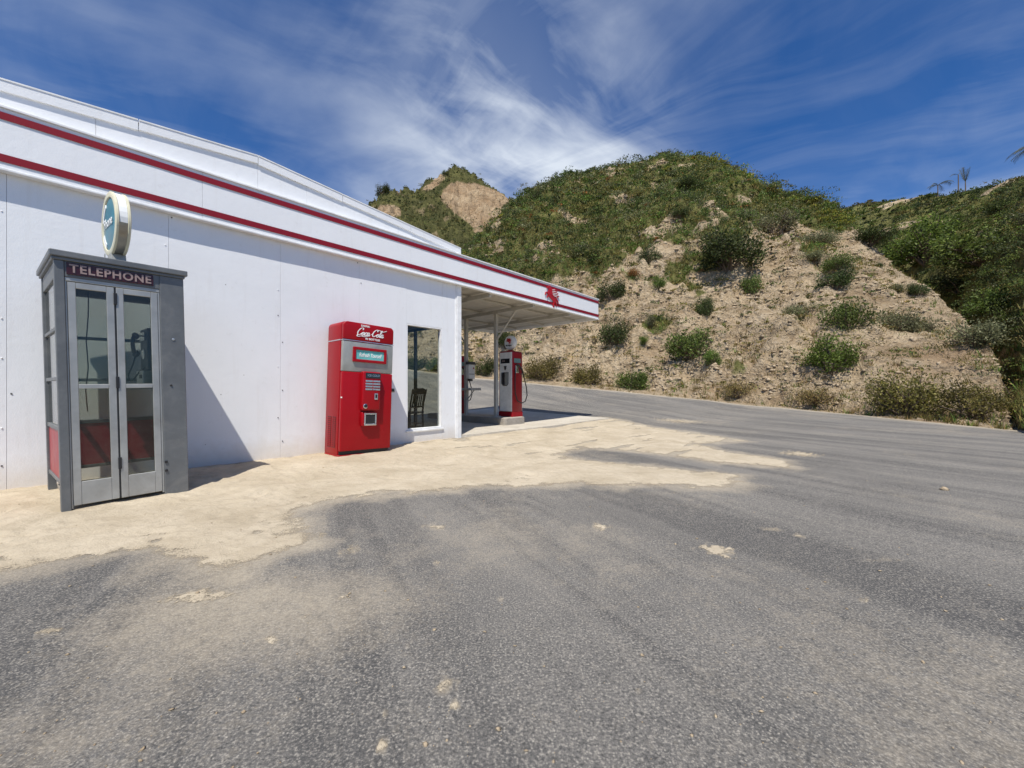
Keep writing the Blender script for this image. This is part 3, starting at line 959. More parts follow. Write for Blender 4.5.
def build_station():
    r = empty('gas_station', C0, (0, 0, BROT))
    tag(r, 'white painted gas station with two red fascia stripes and a flat canopy over the pumps', 'building')
    L, DEP = -7.5, 8.0
    wx0, wx1, wz0, wz1 = -1.30, -0.47, 0.235, 2.215
    # outer sheets of the front wall, one by one
    seams = [L, -5.92, -4.68, -3.43, -2.22]
    for i in range(4):
        wall_panel(r, seams[i], seams[i + 1], -0.1, 3.62, seed=i * 3.7)
    wall_panel(r, -2.22, wx0, -0.1, 3.62, seed=21)
    wall_panel(r, wx0, wx1, -0.1, wz0, seed=25, wav=0.003)
    wall_panel(r, wx0, wx1, wz1, 3.62, seed=27, wav=0.004)
    wall_panel(r, wx1, -0.105, -0.1, 3.62, seed=31, wav=0.004)
    # studs and lining behind them
    for (a, b, c, d) in ((L, wx0 - .03, -0.1, 3.7), (wx0 - .03, wx1 + .03, -0.1, wz0 - .03), (wx0 - .03, wx1 + .03, wz1 + .03, 3.7), (wx1 + .03, -0.02, -0.1, 3.7)):
        MB().box(a, b, 0.05, 0.15, c, d).obj('wall_core', M['dark_room'], r)
    MB().box(-0.105, 0.012, -0.028, 0.16, -0.1, 3.134).obj('corner_trim', M['trim'], r, 0.006)
    MB().box(-0.135, -0.107, -0.014, 0.0, -0.1, 3.134).obj('corner_trim', M['trim'], r, 0.003)
    # screw heads in rows down the seams
    for i, sx in enumerate((-5.92, -4.68, -3.43, -2.22)):
        for k in range(9):
            z = 0.25 + 0.36 * k + random.uniform(-.03, .03)
            if random.random() < 0.7:
                MB().lathe([(0.008, 0), (0.006, 0.006), (0.001, 0.008)], (sx + random.choice((-.03, .03)), -0.004, z), (0, -1, 0), 8).obj('screw_head', M['dark_frame'] if random.random() < .4 else M['trim'], r)
    # the shop window in the front wall
    w = MB()
    for b in ((wx0, wx0 + .028, .0, .10, wz0, wz1), (wx1 - .035, wx1, .0, .10, wz0, wz1), (wx0 + .028, wx1 - .035, .0, .10, wz1 - .03, wz1), (wx0 + .028, wx1 - .035, .0, .10, wz0, wz0 + .025)):
        w.box(*b)
    win = w.obj('window', M['trim'], r, 0.003, 1)
    MB().box(wx0 + .026, wx1 - .033, 0.060, 0.066, wz0 + .02, wz1 - .028).obj('pane', M['glass'], win)
    MB().box(wx0 - .02, wx1 + .02, -0.030, -0.012, wz0 - .035, wz0 - .004).obj('window_sill', M['trim'], win, 0.004, 1)
    # end wall: a glazed shopfront under a header
    for (a, b, c, d) in ((0.165, 0.36, -0.1, 3.7), (0.36, 4.0, 2.38, 3.7), (4.0, DEP, -0.1, 3.7)):
        MB().box(-0.12, 0.0, a, b, c, d).obj('end_wall', M['white'], r)
    for i, (a, b) in enumerate(((0.36, 1.50), (1.50, 2.75), (2.75, 4.0))):
        f = MB()
        for bx in ((-.09, -.03, a, a + .028, .10, 2.379), (-.09, -.03, b - .028, b - .001, .10, 2.379), (-.09, -.03, a + .028, b - .028, 2.335, 2.379), (-.09, -.03, a + .028, b - .028, .10, .15)):
            f.box(*bx)
        fo = f.obj('shopfront_window', M['dark_frame'], r)
        MB().box(-.063, -.057, a + .026, b - .026, .14, 2.34).obj('pane', M['glass'], fo)
    MB().box(-0.12, 0.0, 0.36, 4.0, -0.1, 0.098).obj('threshold', M['kerb'], r)
    # room inside
    MB().box(L + .12, -.121, .152, DEP - .13, 0.0, 0.075).obj('floor', M['dark_frame'], r)
    MB().box(-4.6, -4.5, .152, DEP - .13, 0.076, 2.9).obj('partition', M['dark_room'], r)
    MB().box(L + .12, -.121, .152, DEP - .13, 2.9, 3.0).obj('ceiling', M['dark_room'], r)
    MB().box(L, -.121, DEP - .12, DEP, -0.1, 3.7).obj('back_wall', M['white'], r)
    MB().box(L, L + .118, .152, DEP - .121, -0.1, 3.7).obj('end_wall', M['white'], r)
    # gable above the fascia
    pk = -3.71
    top = lambda x: 4.25 - 0.089 * abs(x - pk)
    gs = [L, -5.3, pk, -3.05, -1.45, 0.0]
    for i in range(5):
        wall_panel(r, gs[i], gs[i + 1], 3.625, 0, y=0.03, thick=0.05, seed=40 + i * 2.3, wav=0.006, name='gable_panel', top=lambda x: top(x) - 0.035)
    segs = [L - 0.03, -6.2, -4.95, pk, -2.5, -1.2, 0.03]
    for i in range(6):
        a, b = segs[i] + .004, segs[i + 1] - .004
        j = random.uniform(-.006, .010)
        k = random.uniform(-.006, .010)
        y0 = 0.004 + random.uniform(-.004, .003)
        MB().prism([(a, top(a) - 0.095 + j), (b, top(b) - 0.095 + k), (b, top(b) + .012), (a, top(a) + .012)], y0, y0 + 0.022, 'y').obj('roof_flashing', M['white'], r)
        MB().prism([(a, top(a) + .013), (b, top(b) + .013), (b, top(b) + .028), (a, top(a) + .028)], y0 - .006, 0.2, 'y').obj('roof_cap', M['trim'], r)
    for (a, b) in ((L, pk - .002), (pk + .002, 0.0)):
        MB().prism([(a, top(a) - .08), (b, top(b) - .08), (b, top(b) - .002), (a, top(a) - .002)], 0.085, DEP, 'y').obj('roof', M['roofing'], r)
    MB().box(-0.012, 0.016, 0.006, 0.028, 3.78, top(0) + .01).obj('gable_end_cap', M['trim'], r)
    # fascia band running on past the corner as the canopy edge
    CX1, CY1 = 5.52, 4.42
    fs = [L - .06, -4.36, -1.27, 0.02, 2.6, CX1]
    for i in range(5):
        wall_panel(r, fs[i], fs[i + 1], 3.160, 3.745, y=-0.080, thick=0.07, seed=60 + i * 5.1, wav=0.004, name='fascia_panel')
    for (a, b) in ((3.220, 3.296), (3.634, 3.706)):
        MB().box(L - .06, CX1 + .004, -0.0905, -0.0885, a, b).obj('red_stripe', M['stripe'], r)
        MB().box(CX1 + .024, CX1 + .027, -0.08, CY1, a, b).obj('red_stripe', M['stripe'], r)
    MB().box(L - .06, CX1 + .02, -0.102, -0.012, 3.135, 3.158).obj('fascia_lip', M['trim'], r, 0.003, 1)
    MB().box(L - .06, CX1 + .02, -0.102, 0.026, 3.747, 3.773).obj('fascia_ledge', M['trim'], r, 0.004, 1)
    MB().box(CX1 - .05, CX1 + .02, -0.009, CY1, 3.135, 3.745).obj('fascia_panel', M['white'], r, .003, 1)
    MB().box(0.02, CX1 - .052, CY1 - .07, CY1, 3.135, 3.745).obj('fascia_panel', M['white'], r, .003, 1)
    # canopy: soffit boards, purlins, beams, posts
    nb = 12
    for i in range(nb):
        a = 0.014 + (CX1 - .054 - 0.014) * i / nb
        b = 0.014 + (CX1 - .054 - 0.014) * (i + 1) / nb
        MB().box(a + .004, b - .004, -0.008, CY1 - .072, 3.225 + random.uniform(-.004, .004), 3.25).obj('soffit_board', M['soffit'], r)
    MB().box(0.014, CX1 - .05, -0.008, CY1 - .07, 3.252, 3.72).obj('canopy_deck', M['roofing'], r)
    for y in (0.75, 2.0, 3.25):
        MB().box(0.02, CX1 - .06, y - .022, y + .022, 3.165, 3.215).obj('purlin', M['beam'], r, .004, 1)
    for x in (0.9, 2.45, 4.1):
        MB().box(x - .035, x + .035, 0.0, CY1 - .08, 3.070, 3.164).obj('canopy_beam', M['beam'], r, .006, 1)
    for y, sg in ((1.335, -1), (2.56, 1)):
        p = bw(2.45, y)
        po = MB().box(2.45 - .047, 2.45 + .047, y - .047, y + .047, 0.2, 3.069).obj('canopy_post', M['beam'], r, .008, 1)
        MB().box(2.45 - .09, 2.45 + .09, y - .09, y + .09, 0.2435, 0.262).obj('base_plate', M['beam'], po)
        MB().tube([(2.45, y + sg * .04, 2.36), (2.45, y + sg * .74, 3.09)], 0.026, 8).obj('brace', M['beam'], po)
    pegasus('winged_horse_emblem', M['pegasus'], r, 3.10, -0.093, 3.44, 0.66, 0.56, 0.02)
    # feather lines on the wing
    fw = MB()
    for (x0, z0, x1, z1) in ((.46, .80, .64, .84), (.47, .73, .74, .76), (.48, .66, .80, .68), (.50, .60, .84, .60), (.54, .55, .78, .52)):
        a = Vector((3.10 + (x0 - .5) * .66, 0, 3.44 + (z0 - .5) * .56))
        b = Vector((3.10 + (x1 - .5) * .66, 0, 3.44 + (z1 - .5) * .56))
        fw.prism([(a.x, a.z - .006), (b.x, b.z - .006), (b.x, b.z + .007), (a.x, a.z + .007)], -.1225, -.119, 'y')
    fw.obj('wing_feathers', M['letter'], r)
    return r


M['pegasus'] = pmat('bright_red_enamel', (0.42, 0.010, 0.018), 0.3, var=0.06)
build_station()


# ------------------------------------------------------------------ telephone booth
def build_booth():
    x0, y0 = -3.80, 3.416
    rz = math.atan2(0.80, 0.60)
    r = empty('telephone_booth', (x0, y0, -0.055), (0, R(-1.2), rz))
    tag(r, 'grey metal telephone booth with folding glass doors and red lower panels against the white wall', 'phone booth')
    W, Dp = 0.80, 0.95
    r.scale = (1.085, 1.085, 1.055)
    g, dk = M['booth'], M['booth_in']
    # corner posts
    for (a, b, c, d) in ((0, .055, 0, .06), (0, .05, Dp - .05, Dp), (W - .05, W, Dp - .05, Dp)):
        p = MB().box(a, b, c, d, 0.0, 2.03).obj('corner_post', g, r, .004, 1)
    MB().box(0.0555, 0.066, 0.012, 0.05, 0.02, 1.9).obj('door_jamb', M['booth_door'], r, .002, 1)
    MB().box(.628, W, 0, .045, 0.0, 2.03).obj('front_panel', g, r, .004, 1)
    MB().box(W - .03, W - .002, .046, Dp - .051, 0.10, 2.03).obj('side_panel', dk, r)
    # roof slab and header
    MB().box(-.026, W + .026, -.030, Dp + .02, 2.055, 2.105).obj('roof', g, r, .007, 2)
    MB().box(-.012, W + .008, -.012, Dp + .008, 2.031, 2.054).obj('roof_tray', g, r, .003, 1)
    MB().box(.0555, .6275, .004, .05, 1.905, 2.03).obj('header', g, r, .003, 1)
    sb = MB().box(.066, .585, -.006, .0035, 1.925, 2.020).obj('name_plate', M['sign_red'], r, .002, 1)
    text_obj('lettering', 'TELEPHONE', 0.092, 0.002, M['sign_white'], sb, face_M(.325, -.0085, 1.971), 0.0022, 0, 0.90, 1.12)
    MB().box(.0555, .6275, .008, .050, 1.874, 1.903).obj('door_track', M['booth_door'], r, .002, 1)

    def leaf(a, b, y):
        fw = .046
        d = MB()
        for bx in ((a, a + fw, y, y + .03, .045, 1.868), (b - fw, b, y, y + .03, .045, 1.868), (a + fw, b - fw, y, y + .03, .045, .235), (a + fw, b - fw, y, y + .03, 1.0, 1.036), (a + fw, b - fw, y, y + .03, 1.82, 1.868)):
            d.box(*bx)
        o = d.obj('door', M['booth_door'], r, .003, 1)
        for (p, q) in ((.232, 1.003), (1.033, 1.823)):
            MB().box(a + fw - .004, b - fw + .004, y + .013, y + .018, p, q).obj('pane', M['booth_glass'], o)
        return o
    d1 = leaf(.068, .334, .010)
    d2 = leaf(.345, .612, .006)
    MB().box(.3345, .3445, .012, .026, .05, 1.865).obj('hinge_strip', M['black'], r)
    MB().box(.6125, .6275, .010, .034, .03, 1.873).obj('door_jamb', M['booth_door'], r, .002, 1)
    for z in (.30, 1.0, 1.72):
        MB().box(.329, .350, -.002, .0095, z, z + .10).obj('hinge', M['black'], r, .002, 1)
    for z in (.22, .30):
        MB().box(.630, .650, -.009, -.0005, z, z + .022).obj('bolt', M['black'], r, .002, 1)
    MB().lathe([(.010, 0), (.008, .006), (.002, .009)], (.69, 0, 1.02), (0, -1, 0), 10).obj('bolt', M['black'], r)
    MB().lathe([(.012, 0), (.010, .005), (.002, .007)], (.715, 0, 1.45), (0, -1, 0), 10).obj('bolt', M['alu'], r)

    # glazed sides: rails, three panes, red panel, open at the foot
    def glazed(axis, c, a, b):
        def bx(p, q, lo, hi, th):
            m = MB()
            if axis == 'x':
                m.box(c - th, c + th, p, q, lo, hi)
            else:
                m.box(p, q, c - th, c + th, lo, hi)
            return m
        for (lo, hi) in ((.215, .245), (.655, .69), (1.07, 1.10), (1.48, 1.51), (1.90, 2.03)):
            bx(a, b, lo, hi, .017).obj('rail', g, r, .003, 1)
        bx(a, b, .246, .654, .007).obj('red_panel', M['booth_red'], r)
        for (lo, hi) in ((.688, 1.072), (1.098, 1.482), (1.508, 1.902)):
            bx(a, b, lo, hi, .003).obj('pane', M['booth_glass'], r)
    glazed('x', .024, .061, Dp - .051)
    glazed('y', Dp - .024, .051, W - .051)
    MB().box(.0, .051, Dp - .075, Dp - .0505, 0, .21).obj('foot_plate', g, r)
    MB().box(.052, W - .032, .052, Dp - .052, .075, .10).obj('floor_plate', M['kerb'], r)
    # pay telephone on the right hand inside wall
    ph = MB().box(.60, .742, .34, .60, 1.17, 1.58).obj('pay_telephone', M['black'], r, .015)
    MB().box(.555, .742, .30, .54, 1.035, 1.165).obj('coin_box', M['alu'], ph, .008)
    MB().box(.5485, .5555, .33, .40, 1.09, 1.125).obj('coin_return', M['dark_frame'], ph)
    MB().lathe([(.052, 0), (.052, .008), (.036, .014)], (.60, .46, 1.33), (-1, 0, 0), 20).obj('dial', M['chrome'], ph)
    MB().box(.585, .60, .37, .55, 1.46, 1.54).obj('coin_slot_plate', M['chrome'], ph, .003)
    hs = MB().tube([(.530, .36, 1.50), (.505, .34, 1.475), (.497, .33, 1.41), (.505, .34, 1.345), (.530, .36, 1.32)], [.020, .017, .015, .017, .020], 10)
    hs.lathe([(.03, 0), (.034, .012), (.024, .03)], (.512, .35, 1.492), (.85, .3, .2), 14)
    hs.lathe([(.03, 0), (.034, .012), (.024, .03)], (.512, .35, 1.328), (.85, .3, -.2), 14)
    hs.obj('handset', M['black'], ph, smooth=True)
    MB().tube([(.535, .36, 1.50), (.565, .37, 1.50), (.60, .38, 1.50)], .008, 6).obj('cradle', M['chrome'], ph)
    MB().tube([(.52, .36, 1.315), (.50, .36, 1.22), (.47, .37, 1.13), (.475, .38, 1.07), (.51, .40, 1.08), (.56, .43, 1.16), (.60, .44, 1.20)], .006, 6).obj('cord', M['black'], ph, smooth=True)
    MB().box(.38, .742, .28, .74, .992, 1.012).obj('shelf', M['booth_door'], r, .003, 1)
    # loose wire down the back glass
    MB().tube([(.275, .742, 1.93), (.268, .738, 1.7), (.25, .735, 1.45), (.258, .736, 1.2), (.236, .735, .98), (.245, .735, .78)], .0045, 6).obj('loose_wire', M['black'], r, smooth=True)
    # round sign standing on the roof
    cx, cy, cz = .42, .40, 2.520
    sa = R(-179)
    ax = Vector((math.cos(sa), math.sin(sa), 0))
    st = MB().prism([(-.10, 0), (.10, 0), (.06, .14), (-.06, .14)], -.05, .05, 'y')
    st.xf(Matrix.Translation((cx, cy, 2.104)) @ Matrix.Rotation(sa + math.pi / 2, 4, 'Z'))
    st.obj('sign_bracket', M['coke_grey'], r, .004, 1)
    br = MB().prism([(-.16, 0), (-.06, 0), (-.06, .16)], -.003, .003, 'y')
    br.xf(Matrix.Translation((cx, cy, 2.106)) @ Matrix.Rotation(sa + math.pi / 2, 4, 'Z') @ Matrix.Translation((-.05, -.06, 0)))
    br.obj('sign_bracket', M['booth_door'], r)
    rs = MB().lathe([(.268, -.034), (.280, -.028), (.280, .028), (.268, .034)], (cx, cy, cz), ax, 56).obj('round_sign', M['sign_rim'], r, smooth=True)
    for sgn in (1, -1):
        MB().lathe([(.284, .0285), (.290, .032), (.290, .046), (.276, .052), (.242, .050), (.238, .0345)], (cx, cy, cz), ax * sgn, 56).obj('bezel', M['cream'], rs, smooth=True)
        MB().lathe([(.2375, .035), (.2375, .040), (.20, .045), (.10, .049), (.001, .050)], (cx, cy, cz), ax * sgn, 48).obj('sign_face', M['teal'], rs, smooth=True)
        ya = ax * sgn
        Mx = Matrix.Translation(Vector((cx, cy, cz)) + ya * .053) @ Matrix.Rotation(math.atan2(ya.y, ya.x) + math.pi / 2, 4, 'Z') @ Matrix.Rotation(R(90), 4, 'X')
        text_obj('lettering', 'Phone', .125, .0015, M['letter'], rs, Mx @ Matrix.Translation((0, .01, 0)), .001)
        # pale ring segments beside the lettering
        for (a0, a1) in ((118, 166), (200, 242)):
            sg = MB()
            ring = [(.228 * math.cos(R(a0 + (a1 - a0) * k / 8)), .228 * math.sin(R(a0 + (a1 - a0) * k / 8))) for k in range(9)]
            ring += [(.190 / .228 * p[0], .190 / .228 * p[1]) for p in ring[::-1]]
            sg.prism(ring, -.016, -.003, 'z')
            sg.xf(Mx)
            sg.obj('sign_ring', M['letter'], rs)
    # bright upper plate on the rim band
    up = MB()
    n = 20
    side = Vector((-ax.y, ax.x, 0))
    vs_ = []
    for k in range(n + 1):
        t = R(-8 + 196 * k / n)
        for (rad, h) in ((.2815, -.027), (.2815, .027), (.2845, .027), (.2845, -.027)):
            vs_.append(Vector((cx, cy, cz)) + ax * h + side * (rad * math.cos(t)) + Vector((0, 0, rad * math.sin(t))))
    fs = []
    for k in range(n):
        for j in range(4):
            j2 = (j + 1) % 4
            fs.append((k * 4 + j, k * 4 + j2, k * 4 + 4 + j2, k * 4 + 4 + j))
    fs += [(0, 1, 2, 3), (n * 4, n * 4 + 3, n * 4 + 2, n * 4 + 1)]
    up.add(vs_, fs)
    up.obj('rim_plate', M['lamp_white'], rs)


M['sign_rim'] = pmat('tarnished_metal_band', (0.42, 0.39, 0.33), 0.32, 0.85, dirt=(0.18, 0.15, 0.11), dirt_amt=0.6)
build_booth()


# ------------------------------------------------------------------ vending machine
def catmull(pts, n=8):
    P = [Vector((*p, 0)) for p in pts]
    P = [P[0] * 2 - P[1]] + P + [P[-1] * 2 - P[-2]]
    out = []
    for i in range(1, len(P) - 2):
        for k in range(n):
            t = k / n
            a, b, c, d = P[i - 1], P[i], P[i + 1], P[i + 2]
            out.append(0.5 * ((2 * b) + (c - a) * t + (2 * a - 5 * b + 4 * c - d) * t * t + (3 * b - a - 3 * c + d) * t ** 3))
    out.append(P[-2])
    return out


def script_word(name, strokes, mat, parent, x, y, z, sc, slant, wmin, wmax):
    """pen strokes with a broad nib, laid on the face y"""
    mb = MB()
    for i, st in enumerate(strokes):
        c = catmull(st, 7)
        n = len(c)
        L_, R_ = [], []
        for k, p in enumerate(c):
            t = c[min(k + 1, n - 1)] - c[max(k - 1, 0)]
            if t.length < 1e-6:
                t = Vector((1, 0, 0))
            t.normalize()
            wd = wmin + (wmax - wmin) * abs(t.y) ** 1.3
            if k < 3 or k > n - 4:
                wd *= 0.75
            nn = Vector((-t.y, t.x, 0)) * wd * 0.5
            for lst, s_ in ((L_, 1), (R_, -1)):
                q = p + nn * s_
                lst.append((x + (q.x + slant * q.y) * sc, z + q.y * sc))
        yy = y - 0.0004 * i
        vs_ = [(a, yy - .002, b) for a, b in L_] + [(a, yy - .002, b) for a, b in R_] + [(a, y, b) for a, b in L_] + [(a, y, b) for a, b in R_]
        fs = []
        for k in range(n - 1):
            fs += [(k, n + k, n + k + 1, k + 1), (2 * n + k, 2 * n + k + 1, 3 * n + k + 1, 3 * n + k), (k, k + 1, 2 * n + k + 1, 2 * n + k), (n + k + 1, n + k, 3 * n + k, 3 * n + k + 1)]
        mb.add(vs_, fs)
    return mb.obj(name, mat, parent)


def sh(p, dx, s=1.0):
    return [(a * s + dx, b * s) for a, b in p]


CAP_C = [(1.42, 1.50), (1.50, 1.86), (1.22, 2.10), (.72, 1.88), (.28, 1.20), (.22, .52), (.50, .08), (.95, .12), (1.42, .62)]
L_O = [(.50, .98), (.16, .78), (.08, .32), (.30, .02), (.62, .16), (.74, .58), (.56, .94), (.44, .70), (.72, .62), (.95, .72)]
L_C = [(.66, .72), (.56, .96), (.24, .84), (.08, .40), (.22, .04), (.56, .10), (.86, .42)]
L_A = [(.66, .80), (.44, .98), (.14, .70), (.10, .22), (.30, .02), (.54, .26), (.70, .86), (.62, .28), (.76, .02), (1.04, .34)]
L_L = [(.06, .30), (.36, 1.20), (.50, 1.84), (.36, 1.98), (.22, 1.50), (.20, .50), (.30, .04), (.58, .28)]
SWASH1 = [(.40, .10), (.30, -.30), (.75, -.42), (1.5, -.22), (2.3, -.30), (3.4, -.16)]
SWASH2 = [(1.30, 1.62), (1.50, 2.02), (2.1, 1.98), (2.7, 1.74), (3.4, 1.86), (4.1, 2.16)]


def build_vending():
    r = empty('vending_machine', bw(-2.85, -0.62, -0.012), (0, R(1.9), BROT))
    tag(r, 'tall red bottle vending machine with white script lettering and a silver band', 'vending machine')
    W, Dp, Hh = .84, .50, 2.03
    red = M['coke']
    # cabinet with rounded shoulders
    rad = .07
    prof = [(0, .04), (W, .04)]
    for k in range(7):
        t = R(90 * k / 6)
        prof.append((W - rad + rad * math.cos(t), Hh - rad + rad * math.sin(t)))
    for k in range(7):
        t = R(90 + 90 * k / 6)
        prof.append((rad + rad * math.cos(t), Hh - rad + rad * math.sin(t)))
    MB().prism(prof, .075, Dp, 'y').obj('cabinet', red, r, .010, 2, smooth=True)
    MB().box(.0, W, .02, Dp, 0.0, .038).obj('base', red, r, .004, 1)
    MB().box(.02, W - .02, .05, .074, .0385, .10).obj('kick_plate', M['black'], r)
    # door: red lower half, silver band, red crown
    e = .006
    MB().box(e, W - e, 0.0, .070, .095, 1.275).obj('door', red, r, .014, 3, smooth=True)
    MB().box(e, W - e, .004, .070, 1.279, 1.735).obj('silver_band', M['coke_grey'], r, .012, 3, smooth=True)
    MB().box(e - .004, W - e + .004, -.002, .0745, 1.739, 1.755).obj('chrome_trim', M['chrome'], r, .004, 1)
    MB().box(-.003, .0, .0752, Dp, 1.739, 1.755).obj('chrome_trim', M['chrome'], r)
    rc = .065
    cp = [(e, 1.759), (W - e, 1.759)]
    for k in range(7):
        t = R(90 * k / 6)
        cp.append((W - e - rc + rc * math.cos(t), Hh - .006 - rc + rc * math.sin(t)))
    for k in range(7):
        t = R(90 + 90 * k / 6)
        cp.append((e + rc + rc * math.cos(t), Hh - .006 - rc + rc * math.sin(t)))
    cr = MB().prism(cp, 0.0, .070, 'y').obj('crown_panel', red, r, .012, 3, smooth=True)
    script = [CAP_C, sh(L_O, 1.45, .95), sh(L_C, 2.30, .95), sh(L_A, 3.0, .95), [(4.15, .62), (4.55, .66)],
              sh(CAP_C, 4.45), sh(L_O, 5.95, .95), sh(L_L, 6.75), sh(L_A, 7.25, .95), SWASH1, sh(SWASH2, 4.5)]
    script_word('script_lettering', script, M['letter'], cr, .20, -.0015, 1.84, .0545, .32, .13, .30)
    text_obj('small_lettering', 'DRINK', .040, .001, M['letter'], cr, face_M(.345, -.002, 1.985), .0012, 0, 1.1, 1.1)
    text_obj('small_lettering', 'IN BOTTLES', .040, .001, M['letter'], cr, face_M(.47, -.002, 1.795), .0014, 0, 1.05, 1.1)
    # lit sign window in the band
    fr = MB()
    ox0, ox1, oz0, oz1 = .155, .705, 1.43, 1.655
    for bx in ((ox0, ox1, -.028, .010, oz1 - .042, oz1), (ox0, ox1, -.028, .010, oz0, oz0 + .042), (ox0, ox0 + .042, -.028, .010, oz0 + .042, oz1 - .042), (ox1 - .042, ox1, -.028, .010, oz0 + .042, oz1 - .042)):
        fr.box(*bx)
    fo = fr.obj('sign_frame', red, r, .006, 2)
    MB().box(ox0 + .04, ox1 - .04, -.012, .004, oz0 + .04, oz1 - .04).obj('sign_face', M['teal_light'], fo)
    text_obj('script_lettering', 'Refresh Yourself', .088, .001, M['letter'], fo, face_M(.43, -.014, 1.540), .0012, .35, .66, .95)
    # coin mechanism
    ch = MB().box(.285, .585, -.085, -.0005, .70, 1.29).obj('coin_mechanism', red, r, .022, 4, smooth=True)
    MB().box(.325, .575, -.092, -.0855, 1.19, 1.272).obj('name_plate', M['display'], ch, .003, 1)
    text_obj('small_lettering', 'ICE COLD', .045, .0008, M['chrome'], ch, face_M(.455, -.0932, 1.231), .0006, 0, 1.0)
    for i in range(4):
        z = 1.135 - i * .042
        MB().box(.330, .445, -.090, -.0855, z, z + .026).obj('instruction_label', M['chrome'], ch, .002, 1)
        MB().box(.455, .570, -.090, -.0855, z, z + .026).obj('instruction_label', M['chrome'], ch, .002, 1)
    MB().box(.478, .535, -.096, -.0855, .865, .962).obj('coin_slot', M['chrome'], ch, .006, 2)
    MB().box(.493, .520, -.100, -.0965, .89, .945).obj('slot_opening', M['black'], ch)
    MB().lathe([(.036, 0), (.036, .008), (.028, .014), (.024, .006)], (.335, -.086, .765), (0, -1, 0), 18).obj('coin_return', M['chrome'], ch)
    MB().lathe([(.022, 0), (.022, .003)], (.335, -.0945, .765), (0, -1, 0), 14).obj('return_opening', M['black'], ch)
    # bottle delivery chute
    dl = MB().box(.30, .545, -.060, -.0005, .455, .675).obj('delivery_chute', red, r, .018, 3, smooth=True)
    f = MB()
    for bx in ((.335, .535, -.076, -.0605, .635, .660), (.335, .535, -.076, -.0605, .470, .498), (.335, .358, -.076, -.0605, .498, .635), (.512, .535, -.076, -.0605, .498, .635)):
        f.box(*bx)
    f.obj('chute_frame', M['chrome'], dl, .004, 1)
    MB().box(.358, .512, -.066, -.0605, .498, .635).obj('chute_opening', M['black'], dl)
    # louvred vents low on the left side
    for yc in (.20, .35):
        vn = MB().box(-.0035, .0, yc - .055, yc + .055, .14, .60).obj('side_vent', M['mesh_dark'], r)
        lv = MB()
        for k in range(15):
            z = .155 + k * .0295
            for j in range(4):
                y = yc - .047 + j * .0245
                lv.box(-.0075, -.0036, y, y + .016, z, z + .016)
        lv.obj('vent_louvres', M['coke'], vn)
    # bottle cap catcher on the right side
    co = MB().box(W, W + .085, .06, .17, .985, 1.055).obj('cap_opener', M['coke_grey'], r, .008, 2)
    MB().box(W + .01, W + .07, .052, .0595, 1.0, 1.04).obj('opener_mouth', M['black'], co)
    # chipped scar on the front edge
    MB().box(e - .001, e + .008, -.003, .03, .88, .90).obj('chip', M['letter'], r)


build_vending()


